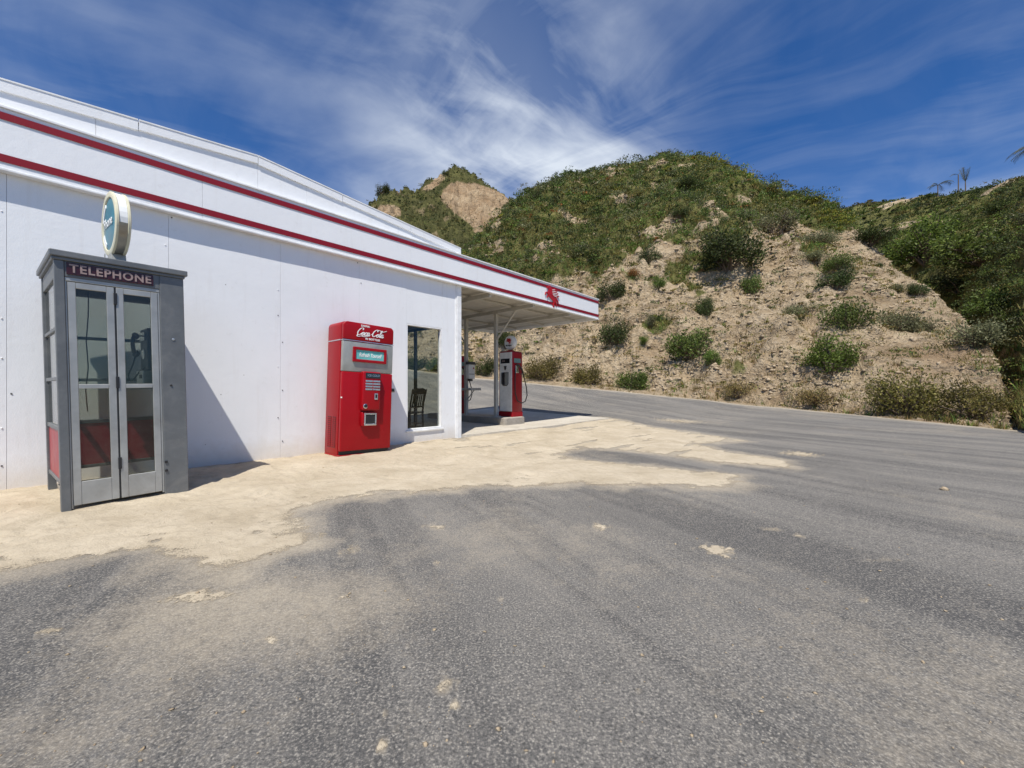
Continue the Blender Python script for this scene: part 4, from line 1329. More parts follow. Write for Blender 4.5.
# ------------------------------------------------------------------ gas pumps
def build_pump(name, loc, label):
    r = empty(name, loc, (0, 0, math.atan2(-D.x, D.y)))
    tag(r, label, 'gas pump', 'gas pumps on the island')
    W, Dp, Hh = .49, .43, 1.79
    w2 = W / 2
    red, wh = M['pump_red'], M['pump_white']
    MB().box(-w2 - .006, w2 + .006, -.006, Dp + .006, 0, .135).obj('base', red, r, .006, 1)
    prof = [(-w2, .136), (w2, .136)]
    rad = .06
    for k in range(6):
        t = R(90 * k / 5)
        prof.append((w2 - rad + rad * math.cos(t), Hh - rad + rad * math.sin(t)))
    for k in range(6):
        t = R(90 + 90 * k / 5)
        prof.append((-w2 + rad + rad * math.cos(t), Hh - rad + rad * math.sin(t)))
    MB().prism(prof, 0.012, Dp - .012, 'y').obj('body', red, r, .008, 2, smooth=True)
    for (ya, yb) in ((-.006, .0115), (Dp - .0115, Dp + .006)):
        rr = .045
        pf = [(-w2 + .035, .15), (w2 - .008, .15), (w2 - .008, Hh - .035), (-w2 + .035, Hh - .035)]
        fp = MB().prism(pf, ya, yb, 'y').obj('face_panel', wh, r, .005, 1)
        if ya < 0:
            MB().box(-.165, .165, -.012, -.0065, 1.455, 1.585).obj('display', M['display'], fp, .004, 1)
            text_obj('price_digits', '0.00', .07, .0008, M['sign_white'], fp, face_M(-.06, -.0135, 1.52), 0, 0, .9)
            MB().prism([(-.05, 1.385), (-.035, 1.30), (0, 1.265), (.035, 1.30), (.05, 1.385)], -.011, -.0065, 'y').obj('shield_badge', M['dark_frame'], fp)
            win = MB().prism([(-.15, 1.215), (.13, 1.215), (.13, .90), (.07, .84), (-.09, .84), (-.15, .90)], -.012, -.0065, 'y').obj('gauge_window', M['chrome'], fp)
            MB().prism([(-.135, 1.20), (-.03, 1.20), (-.03, .87), (-.085, .855), (-.135, .905)], -.0145, -.0125, 'y').obj('gauge_glass', M['display'], win)
            MB().prism([(.0, 1.20), (.115, 1.20), (.115, .905), (.065, .855), (.0, .87)], -.0145, -.0125, 'y').obj('gauge_glass', M['coke_grey'], win)
    MB().box(w2 + .0005, w2 + .006, .08, .35, 1.47, 1.59).obj('side_plate', M['teal_dull'], r)
    # nozzle holster, nozzle and hanging hose on the road side
    MB().box(w2 + .0005, w2 + .05, .10, .22, 1.19, 1.40).obj('nozzle_holster', M['chrome'], r, .01, 2)
    nz = MB().tube([(w2 + .055, .13, 1.44), (w2 + .075, .20, 1.40), (w2 + .085, .30, 1.30), (w2 + .085, .34, 1.22)], [.014, .022, .028, .022], 8)
    nz.tube([(w2 + .085, .24, 1.33), (w2 + .09, .20, 1.20), (w2 + .09, .27, 1.14), (w2 + .085, .33, 1.22)], .008, 6)
    nz.obj('nozzle', M['black'], r, smooth=True)
    MB().tube([(w2 + .085, .34, 1.23), (w2 + .10, .39, 1.05), (w2 + .11, .47, .80), (w2 + .11, .50, .58), (w2 + .10, .44, .42), (w2 + .08, .30, .37), (w2 + .06, .15, .44),
               (w2 + .05, .07, .66), (w2 + .045, .07, .95), (w2 + .03, .10, 1.20), (w2 + .0, .12, 1.36)], .015, 8).obj('hose', M['black'], r, smooth=True)
    # globe
    gp = Vector((0, Dp / 2, Hh))
    MB().lathe([(.11, 0), (.10, .03), (.075, .045)], gp, (0, 0, 1), 24).obj('globe_collar', red, r, smooth=True)
    gl = MB().lathe([(.178, -.055), (.195, -.04), (.195, .04), (.178, .055)], gp + Vector((0, 0, .25)), (0, -1, 0), 40).obj('globe', wh, r, smooth=True)
    fc = MB().lathe([(.176, .056), (.172, .068), (.10, .078), (.001, .080)], gp + Vector((0, 0, .25)), (0, -1, 0), 36).obj('globe_face', M['letter'], gl, smooth=True)
    MB().lathe([(.176, .056), (.172, .068), (.10, .078), (.001, .080)], gp + Vector((0, 0, .25)), (0, 1, 0), 36).obj('globe_face', M['letter'], gl, smooth=True)
    pegasus('winged_horse_emblem', M['pegasus'], gl, 0, gp.y - .080, Hh + .285, .22, .18, .004)
    text_obj('lettering', 'Mobilgas', .062, .001, M['black'], gl, face_M(0, gp.y - .084, Hh + .17), .0016, 0, 1.0)
    return r


M['teal_dull'] = pmat('dull_teal_plate', (0.16, 0.26, 0.24), 0.4)
ZI = 0.243
build_pump('gas_pump', bw(2.56, 1.085, ZI), 'red and white vintage gas pump with round globe fully in view under the canopy')
build_pump('gas_pump', bw(2.56, 3.33, ZI), 'red gas pump mostly hidden behind the white building corner trim')


# ------------------------------------------------------------------ things fixed to the canopy post, and the chair
def build_small():
    r = empty('towel_dispenser', bw(2.45, 2.512, 1.30), (0, 0, BROT))
    tag(r, 'small white service box with dark lid fixed to a canopy post beside the building corner', 'service box')
    MB().box(-.06, .19, -.125, -.001, .0, .42).obj('case', M['pump_white'], r, .012, 2)
    MB().box(-.075, .205, -.145, -.0005, .421, .50).obj('lid', M['dark_frame'], r, .012, 2)
    MB().prism([(.10, .28), (.16, .30), (.13, .36)], -.129, -.1255, 'y').obj('red_mark', M['pump_red'], r)
    MB().box(-.04, .17, -.129, -.1255, .13, .145).obj('slot', M['dark_frame'], r)
    MB().box(0.0, .12, -.11, -.01, -.07, -.001).obj('drip_cup', M['dark_frame'], r, .01, 2)
    r = empty('post_shelf', bw(2.45, 2.512, 0.90), (0, 0, BROT))
    tag(r, 'grey shelf on a slanting strut fixed to a canopy post', 'shelf')
    MB().box(-.25, .16, -.42, -.001, .06, .13).obj('board', M['beam'], r, .006, 1)
    MB().tube([(-.02, -.01, -.22), (-.02, -.32, .07)], .014, 8).obj('strut', M['beam'], r)
    MB().box(-.045, .045, -.010, -.0005, -.28, .058).obj('bracket', M['beam'], r)
    # chair inside the shop window
    r = empty('wooden_chair', bw(-0.76, 0.98, 0.0755), (0, 0, BROT + R(196)))
    tag(r, 'dark brown slat-back wooden chair standing behind the shop window glass', 'chair')
    wd = M['wood']
    for sx in (-.2, .2):
        MB().tube([(sx, .40, 0), (sx, .38, .42), (sx * 1.02, .40, .62), (sx * 1.08, .47, .92)], [.019, .021, .019, .016], 8).obj('back_leg', wd, r, smooth=True)
        MB().tube([(sx, 0, 0), (sx, .01, .42)], [.016, .022], 8).obj('front_leg', wd, r, smooth=True)
        MB().tube([(sx, 0.0, .2), (sx, .39, .2)], .011, 6).obj('stretcher', wd, r)
    MB().box(-.23, .23, -.03, .40, .42, .45).obj('seat', wd, r, .01, 2)
    MB().tube([(-.2, .0, .27), (.2, .0, .27)], .011, 6).obj('stretcher', wd, r)
    MB().prism([(-.23, .82), (.23, .82), (.235, .89), (.14, .94), (-.14, .94), (-.235, .89)], .445, .47, 'y').obj('top_rail', wd, r, .006, 1)
    MB().box(-.205, .205, .395, .418, .54, .575).obj('lower_rail', wd, r, .004, 1)
    for k in range(6):
        x = -.155 + k * .062
        MB().prism([(.400, .573), (.414, .573), (.465, .825), (.450, .825)], x - .013, x + .013, 'x').obj('slat', wd, r)


build_small()

# ------------------------------------------------------------------ hills
def hill(name, us, vcrest, ycrest, foot_xy, nrow, power, back, veg_fn, tone_fn=None, rough=1.0, seed=0.0, verge=0.0, fine_a=0.13):
    """A slope from a foot line to a crest line and over it. us: headings; the surface is a true terrain in metres."""
    u = np.asarray(us, float)
    n = len(u)
    fx, fy = foot_xy
    fz = gz(fx, fy)
    cy = np.asarray(ycrest, float)
    cx_ = (u - CX) / F * cy
    cz = H + (HV - np.asarray(vcrest, float)) / F * cy
    t = np.concatenate([np.linspace(0, 1, nrow), 1 + np.linspace(0, 1, 26)[1:] * back])
    T = t[None, :]
    Tc = np.minimum(T, 1.0)
    over = np.maximum(T - 1, 0)
    X = fx[:, None] + (cx_ - fx)[:, None] * T
    Y = fy[:, None] + (cy - fy)[:, None] * T
    hgt = (cz - fz)[:, None]
    if verge > 0:
        dist = np.hypot(cx_ - fx, cy - fy)[:, None]
        tv = np.clip(verge / np.maximum(dist, 0.5), 0, 0.4)
        s = np.clip((Tc - tv * 0.5) / (1 - tv * 0.5), 0, 1)
    else:
        s = Tc
    prof = 1 - (1 - s) ** power
    Z = fz[:, None] + hgt * prof - over * over * hgt * 1.1 - over * hgt * 0.12
    # relief: gullies, ledges, rubble; kept small at the toe and on the crest line
    # relief grows away from the asphalt edge and is even on the crest
    amp = rough * sstep(0.0, 0.10, T)
    sc = np.clip(hgt / 14.0, 0.15, 1.6)
    low = fbm(X * 0.11 + seed, Y * 0.11, Z * 0.10, 3)
    mid = fbm(X * 0.42 + seed, Y * 0.42, Z * 0.42, 4)
    ff = 1.9 if fine_a < 0.5 else 0.8
    fine = fbm(X * ff + seed, Y * ff, Z * ff, 4, 0.6)
    gul = 1 - np.abs(fbm(X * 0.30 + seed, Y * 0.12, 3.3, 3)) * 2.2
    crestk = 1 - 0.6 * sstep(0.75, 1.0, T) * (1 - sstep(1.0, 1.1, T))
    # beds of harder rock stand out as broken ledges
    bed = fbm(Z * 0.75 + 0.25 * low, X * 0.05, Y * 0.05 + seed, 3)
    dz = amp * sc * crestk * (1.7 * low + 0.75 * mid - 0.9 * gul * (1 - sstep(0.5, 0.9, T)) + 0.75 * bed * (1 - sstep(0.45, 0.8, T))) + amp * (fine_a * fine)
    Z = Z + dz
    Yp = Y + amp * (0.40 * fine * 0.6 + 0.30 * fbm(X * 0.9, Z * 0.9, Y * 0.9 + seed, 3)) * np.clip(hgt / 10, 0.1, 1)
    # soil spilled over the edge of the asphalt
    Z = Z - 0.035 * (1 - sstep(0.0, 0.02, T)) + 0.05 * fbm(X * 1.4, Y * 1.4, seed, 3) * (1 - sstep(0.05, 0.15, T)) * sstep(0.0, 0.012, T)
    V = HV - (Z - H) / np.maximum(Yp, 0.1) * F
    U = CX + X / np.maximum(Yp, 0.1) * F
    VG = veg_fn(U, V, T, X, Yp, Z)
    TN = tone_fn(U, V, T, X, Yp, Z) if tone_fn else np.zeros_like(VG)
    v = np.stack([X, Yp, Z], -1)
    me = np_mesh(name, v.reshape(-1, 3), grid_faces(n, len(t)), M['soil'], True, {'veg': VG.ravel(), 'tone': TN.ravel()})
    o = link(bpy.data.objects.new(name, me))
    tag(o, kind='structure')
    return dict(o=o, P=v, U=U, V=V, T=np.broadcast_to(T, V.shape), veg=VG, nrow=nrow)


def iu(pts, u):
    pts = sorted(pts)
    return np.interp(u, [p[0] for p in pts], [p[1] for p in pts])


# --- the main hill over the road
u1 = np.concatenate([np.linspace(150, 440, 60)[:-1], np.linspace(440, 1013, 620)])
CR1 = [(150, 330), (330, 318), (400, 300), (440, 272), (463, 252), (480, 232), (495, 214), (510, 199), (530, 187), (560, 176), (600, 168), (640, 159), (668, 155), (690, 153), (715, 156), (740, 167), (760, 179), (790, 192),
       (815, 201), (840, 214), (860, 230), (880, 247), (900, 265), (930, 285), (960, 310), (985, 333), (996, 352), (1002, 376), (1008, 402), (1013, 422)]
YC1 = [(150, 48), (400, 50), (500, 54), (600, 56), (690, 55), (760, 49), (820, 42), (860, 36), (900, 30), (960, 21), (1000, 15.2), (1013, 12.0)]
BARE1 = [(150, 300), (440, 310), (470, 305), (520, 302), (560, 288), (600, 282), (650, 268), (700, 248), (740, 236), (775, 226), (830, 220), (850, 216), (870, 150), (1100, 150)]


def veg1(U, V, T, X, Y, Z):
    n = fbm(X * 0.16, Y * 0.16, Z * 0.16, 4)
    b = iu(BARE1, U) + 80 * n
    g = sstep(20, -20, V - b)
    # bare scars inside the green, green tongues inside the bare
    sc = fbm(X * 0.30 + 5, Y * 0.22, Z * 0.30, 4)
    g = g * (1 - 0.9 * sstep(0.13, 0.33, sc))
    g = np.maximum(g, 0.75 * sstep(0.30, 0.48, fbm(X * 0.26 - 7, Y * 0.26, Z * 0.26, 4)) * sstep(405, 360, V) * sstep(900, 840, U))
    return np.clip(g, 0, 1)


def tone3(U, V, T, X, Y, Z):
    return np.clip(0.72 + 0.9 * fbm(X * 0.12, Y * 0.12, Z * 0.35, 4, 0.6), 0, 1)


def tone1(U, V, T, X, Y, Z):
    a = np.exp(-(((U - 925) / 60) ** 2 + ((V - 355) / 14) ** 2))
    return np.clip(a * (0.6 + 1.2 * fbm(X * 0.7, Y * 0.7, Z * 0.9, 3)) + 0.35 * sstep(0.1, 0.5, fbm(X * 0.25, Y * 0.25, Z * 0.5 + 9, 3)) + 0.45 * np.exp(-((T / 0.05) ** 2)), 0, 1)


ex, ey = edge_at_u(u1)
k_in = 1 - 0.10 / np.hypot(ex, ey)
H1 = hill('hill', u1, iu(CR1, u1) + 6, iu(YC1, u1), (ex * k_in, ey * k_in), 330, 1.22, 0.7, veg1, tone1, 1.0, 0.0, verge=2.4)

# --- the green hillside on the right, behind the wash
u2 = np.concatenate([np.linspace(770, 1040, 230), np.linspace(1040, 1600, 60)[1:], np.array([1800, 2200, 3000])])
CR2 = [(770, 222), (800, 216), (835, 206), (880, 196), (940, 189), (990, 179), (1024, 171), (1100, 150), (1300, 110), (1600, 90), (3000, 40)]
YC2 = [(770, 100), (835, 94), (880, 84), (940, 70), (1000, 58), (1024, 54), (1100, 45), (1300, 30), (1600, 22), (3000, 12)]
FY2 = [(770, 64), (850, 52), (900, 42), (950, 33), (985, 25), (1003, 19), (1014, 15.0), (1022, 11.5), (1028, 9.4), (1100, 8.45), (1300, 6.4), (1600, 4.6), (2200, 2.98), (3000, 2.02)]


def veg2(U, V, T, X, Y, Z):
    n = fbm(X * 0.2, Y * 0.2, Z * 0.2, 4)
    g = 0.95 - 1.0 * sstep(0.18, 0.42, fbm(X * 0.10 + 3, Y * 0.10, Z * 0.16, 3)) * sstep(0.35, 0.6, T)
    # cut bank by the wash and pale track at its mouth
    g = g * (1 - 0.9 * np.exp(-(((U - 1008) / 16) ** 2 + ((V - 372) / 26) ** 2)))
    g = g * sstep(0.0, 0.03, T)
    return np.clip(g + 0.25 * n, 0, 1)


f2y = iu(FY2, u2)
f2x = (u2 - CX) / F * f2y
H2 = hill('hill', u2, iu(CR2, u2) + iu([(770, 3), (900, 6), (1000, 11), (1100, 12)], u2), iu(YC2, u2), (f2x, f2y), 210, 1.15, 0.6, veg2, None, 0.9, 40.0, verge=0.8)

# --- the far peak on the left
u3 = np.linspace(250, 640, 300)
CR3 = [(250, 262), (330, 228), (362, 210), (370, 200), (378, 192), (386, 187), (400, 186), (418, 187), (428, 180), (440, 172), (449, 165), (456, 163), (463, 166), (480, 177), (495, 186), (510, 196), (530, 207), (580, 232), (640, 262)]
f3y = np.full(u3.shape, 66.0)
f3x = (u3 - CX) / F * f3y


def veg3(U, V, T, X, Y, Z):
    n = 9 * fbm(X * 0.10, Y * 0.10, Z * 0.10, 4)
    face = sd_poly(U + n, V + n * 0.7, [(442, 190), (456, 180), (472, 181), (498, 190), (511, 200), (494, 220), (478, 236), (466, 222), (450, 210), (440, 200)])
    face2 = sd_poly(U + n, V + n * 0.7, [(374, 210), (386, 203), (398, 205), (400, 214), (392, 222), (380, 218)])
    face3 = sd_poly(U + n * 0.5, V + n * 0.3, [(418, 190), (440, 171), (447, 176), (432, 190)])
    g = 1 - np.maximum(np.maximum(sstep(-2, 3, face), sstep(-2, 3, face2) * 0.9), sstep(-1, 2, face3))
    return np.clip(g * (1 - 0.5 * sstep(0.2, 0.5, fbm(X * 0.13, Y * 0.13, Z * 0.13 + 5, 3))), 0, 1)


H3 = hill('hill', u3, iu(CR3, u3) + 4, iu([(250, 118), (380, 112), (456, 128), (520, 124), (640, 120)], u3), (f3x, f3y), 220, 1.05, 0.5, veg3, tone3, 1.9, 90.0, fine_a=1.3)


# ------------------------------------------------------------------ plants
def leaf_quads(c, size, rg, up=0.25, asp=0.5, outward=None):
    """diamond leaves at centres c"""
    n = len(c)
    a = rg.normal(size=(n, 3))
    if outward is not None:
        a = a + outward * 0.9
    a[:, 2] += up
    a /= np.linalg.norm(a, axis=1)[:, None]
    b = np.cross(a, rg.normal(size=(n, 3)))
    b /= np.linalg.norm(b, axis=1)[:, None] + 1e-9
    s = np.asarray(size).reshape(-1, 1)
    v = np.stack([c - a * s * 0.5, c + b * s * 0.5 * asp, c + a * s * 0.5, c - b * s * 0.5 * asp], 1).reshape(-1, 3)
    f = np.arange(4 * n).reshape(-1, 4)
    return v, f


PAL = {
    'green': [(0.036, 0.060, 0.016), (0.055, 0.085, 0.022), (0.075, 0.105, 0.030)],
    'bright': [(0.060, 0.105, 0.022), (0.085, 0.135, 0.030), (0.045, 0.080, 0.020)],
    'dark': [(0.020, 0.034, 0.012), (0.034, 0.052, 0.018), (0.048, 0.066, 0.024)],
    'sage': [(0.085, 0.098, 0.058), (0.110, 0.120, 0.075), (0.062, 0.075, 0.042)],
    'olive': [(0.085, 0.080, 0.026), (0.110, 0.102, 0.036), (0.060, 0.062, 0.022)],
    'dry': [(0.150, 0.112, 0.055), (0.105, 0.088, 0.040), (0.085, 0.080, 0.032)],
    'yellow': [(0.180, 0.180, 0.030), (0.130, 0.150, 0.030), (0.090, 0.115, 0.026)],
    'rust': [(0.190, 0.085, 0.030), (0.150, 0.075, 0.030), (0.085, 0.075, 0.030)],
}


PAL = {k: [tuple(min(0.5, g * x) for g, x in zip((1.95, 1.74, 1.42), c)) for c in v] for k, v in PAL.items()}


def tints(kind, n, rg, jit=0.25):
    p = np.array(PAL[kind])
    c = p[rg.integers(0, 3, n)]
    return c * (1 + jit * rg.normal(size=(n, 1))).clip(0.5, 1.7)


def bush_mesh(kind, seed, nleaf, lsize, nlobe=14, hgt=0.75, loose=0.25, mat='leaf'):
    """unit bush: about 1 wide, hgt high, origin at the foot"""
    rg = np.random.default_rng(seed)
    th = rg.uniform(0, 2 * math.pi, nlobe)
    rr = 0.36 * np.sqrt(rg.uniform(0.03, 1, nlobe))
    lz = hgt * rg.uniform(0.22, 0.72, nlobe) * (1 - 0.45 * (rr / 0.36) ** 2)
    lc = np.stack([rr * np.cos(th), rr * np.sin(th), lz], 1)
    lr = rg.uniform(0.11, 0.20, nlobe)
    k = rg.integers(0, nlobe, nleaf)
    d = rg.normal(size=(nleaf, 3))
    d /= np.linalg.norm(d, axis=1)[:, None]
    rad = lr[k] * (1 + loose * rg.normal(size=nleaf)).clip(0.25, 1.9)
    c = lc[k] + d * rad[:, None] * np.array([1, 1, 0.9])
    c[:, 2] = np.abs(c[:, 2]) + 0.01
    v, f = leaf_quads(c, lsize * rg.uniform(0.6, 1.4, nleaf), rg, 0.35, 0.5, d)
    lobe_t = 1 + 0.22 * rg.normal(size=nlobe)
    col = tints(kind, nleaf, rg) * lobe_t[k][:, None].clip(0.6, 1.5)
    return np_mesh(kind + '_foliage', v, f, M[mat], False, None, np.repeat(col, 4, 0)), lc


def stems_mesh(lc, seed, r0=0.018):
    mb = MB()
    rg = random.Random(seed)
    for p in lc:
        a = Vector((rg.uniform(-.03, .03), rg.uniform(-.03, .03), -.05))
        b = Vector(p)
        m = a.lerp(b, .5) + Vector((rg.uniform(-.05, .05), rg.uniform(-.05, .05), .03))
        mb.tube([a, m, b, b + (b - m) * 0.6], [r0, r0 * .7, r0 * .45, r0 * .12], 5)
        for _ in range(3):
            q = m.lerp(b, rg.uniform(0, 1))
            mb.tube([q, q + Vector((rg.uniform(-.14, .14), rg.uniform(-.14, .14), rg.uniform(.04, .16)))], [r0 * .4, r0 * .1], 4)
    o = mb.obj('stems', M['twig'])
    me = o.data
    bpy.data.objects.remove(o)
    return me


def hill_pt(Hd, u, v):
    """the point of the hillside nearest the viewer on a sight line"""
    W = (Hd['U'] - u) ** 2 + (Hd['V'] - v) ** 2
    W = np.where(Hd['T'] <= 1.0, W, 1e9)
    i = np.unravel_index(np.argmin(W), W.shape)
    return Vector(Hd['P'][i])


protos = {}


def bush_proto(kind, var):
    key = (kind, var)
    if key not in protos:
        sd = hash((kind, var)) % 1000 if False else sum(ord(c) for c in kind) + 37 * var
        if kind == 'dry':
            me, lc = bush_mesh('dry', sd, 2600, 0.036, 22, 0.72, 0.5, 'dryleaf')
        elif kind == 'olive':
            me, lc = bush_mesh('olive', sd, 4600, 0.036, 22, 0.78, 0.42)
        elif kind == 'sage':
            me, lc = bush_mesh('sage', sd, 3600, 0.038, 18, 0.66, 0.38)
        else:
            me, lc = bush_mesh(kind, sd, 4400, 0.042, 18, 0.80, 0.34)
        protos[key] = (me, stems_mesh(lc, sd))
    return protos[key]


def bush(u, v, wpx, hpx, kind, label, Hd=None, var=0, group='bushes on the hillside', at=None):
    p = at if at is not None else hill_pt(Hd, u, v)
    w = wpx * p.y / F * 1.12
    h = hpx * p.y / F / 0.80 * 1.05
    me, st = bush_proto(kind, var)
    r = empty('bush', p - Vector((0, 0, 0.04 * h)), (0, 0, random.uniform(0, 6.28)))
    r.scale = (w, w, h)
    tag(r, label, 'bush', group)
    link(bpy.data.objects.new('foliage', me), r)
    link(bpy.data.objects.new('stems', st), r)
    return r


BUSHES = [
    (729, 268, 60, 50, 'dark', 'largest dark green bush on the hill, at the top edge of the bare slope', 0),
    (691, 357, 46, 40, 'green', 'mid green bush low on the bare slope, left of the hill centre', 0),
    (616, 343, 32, 34, 'dark', 'dark green bush just right of the canopy tip', 1),
    (831, 371, 46, 42, 'bright', 'bright green bush low on the bare slope above a dry roadside shrub', 0),
    (849, 329, 42, 44, 'green', 'rounded green bush between the bright green bush and a smaller one higher up', 1),
    (835, 289, 32, 27, 'dark', 'dark green bush on the bare spur, second one below the hill shoulder', 0),
    (800, 318, 34, 25, 'sage', 'grey green sage bush alone on the pale slope', 0),
    (649, 263, 20, 25, 'dark', 'small upright dark bush at the green edge left of the largest bush', 1),
    (751, 293, 20, 26, 'green', 'green bush directly below the largest dark bush', 0),
    (707, 316, 19, 26, 'dark', 'narrow dark bush above the mid green bush', 0),
    (713, 364, 17, 19, 'bright', 'small bright green bush at the right foot of the mid green bush', 1),
    (817, 247, 38, 24, 'sage', 'broad sage bush on the hill shoulder', 1),
    (811, 261, 26, 16, 'sage', 'low sage bush under the broad sage bush on the shoulder', 0),
    (838, 269, 28, 20, 'green', 'green bush at the head of the bare spur, right of the sage bushes', 0),
    (743, 220, 28, 16, 'sage', 'flat grey sage bush high in the green above the largest bush', 1),
    (679, 217, 19, 13, 'dark', 'dark low bush high on the green slope', 1),
    (776, 233, 42, 40, 'sage', 'tall sage bush standing at the bare shoulder under the skyline', 0),
    (652, 326, 14, 19, 'sage', 'small grey bush halfway up the slope right of the canopy tip', 1),
    (658, 289, 14, 15, 'bright', 'tiny bright green bush in the middle of the bare slope', 0),
    (645, 345, 11, 11, 'bright', 'tiny bright green bush near the foot of the slope', 1),
    (634, 279, 15, 13, 'rust', 'small rust brown bush among the green on the left slope', 0),
    (612, 300, 30, 26, 'dark', 'dark bush above the canopy tip', 0),
    (586, 262, 24, 22, 'dark', 'dark bush high above the canopy fascia', 1),
    (506, 345, 20, 24, 'dark', 'dark green bush behind the pump globe', 0),
    (897, 331, 40, 33, 'sage', 'grey green bush in the middle of the right spur', 1),
    (923, 334, 25, 25, 'sage', 'smaller grey bush touching the right spur bush on its right', 0),
    (975, 346, 48, 44, 'sage', 'large grey green bush on the end of the right spur', 0),
    (896, 293, 20, 15, 'sage', 'small sage bush high on the right spur', 1),
    (918, 295, 17, 17, 'dark', 'small dark bush right of the small sage bush high on the spur', 0),
    (877, 268, 10, 8, 'dark', 'tiny dark bush near the ridge of the right spur', 1),
    (871, 242, 36, 20, 'dark', 'dark bush on the ridge where the spur leaves the hill', 0),
    (690, 190, 26, 14, 'dark', 'dark bush just under the summit of the hill', 0),
    (536, 199, 13, 11, 'dark', 'small dark bush on the skyline at the left end of the hill crest', 1),
]
for (u, v, w, h, k, lab, var) in BUSHES:
    bush(u, v, w, h, k, lab, H1, var)
ROADSIDE = [
    (416, 375, 26, 27, 'dark', 'dark bush beyond the road seen through the shop window above the chair', 1),
    (438, 376, 26, 25, 'green', 'green bush beyond the road seen through the right half of the shop window', 0),
    (485, 378, 24, 24, 'dark', 'dark bush at the road edge behind the gas pump', 0),
    (543, 383, 40, 30, 'olive', 'olive bush at the road edge just right of the gas pump hose', 0),
    (590, 388, 34, 28, 'olive', 'olive bush at the road edge below the canopy tip', 1),
    (634, 392, 34, 30, 'green', 'green bush at the road edge, second one right of the canopy tip', 1),
    (741, 400, 36, 24, 'dry', 'dry brown shrub at the road edge in the middle of the hill foot', 0),
    (816, 405, 42, 24, 'dry', 'low dry brown shrub at the road edge under the bright green bush', 1),
    (905, 416, 64, 54, 'olive', 'tall loose olive bush at the road edge left of the right-hand thicket', 0),
    (972, 421, 56, 50, 'olive', 'sprawling olive thicket at the road edge near the right side', 1),
    (1012, 424, 60, 48, 'dry', 'brown sprawling shrub at the far right end of the road edge', 0),
]
for (u, v, w, h, k, lab, var) in ROADSIDE:
    bush(u, v - 3, w, h, k, lab, H1 if u < 1000 else H2, var, 'bushes along the road edge')
VALLEY = [
    (927, 262, 62, 48, 'bright', 'bright green leafy tree-like bush in the valley right of the spur', 0),
    (985, 262, 74, 50, 'green', 'dense green bush mass halfway up the right hillside', 0),
    (1003, 312, 60, 44, 'green', 'dark leafy bush low in the valley at the right edge', 1),
    (962, 292, 50, 34, 'dark', 'dark bush behind the end of the right spur', 1),
    (1006, 214, 34, 20, 'dark', 'dark bush high on the right hillside', 0),
]
for (u, v, w, h, k, lab, var) in VALLEY:
    bush(u, v, w, h, k, lab, H2, var, 'bushes on the right hillside')
bush(383, 193, 14, 12, 'dark', 'round dark bush on the left shoulder of the far peak', H3, 0, 'bushes on the far peak')
bush(446, 176, 8, 7, 'dark', 'small dark bush near the top of the far peak', H3, 1, 'bushes on the far peak')


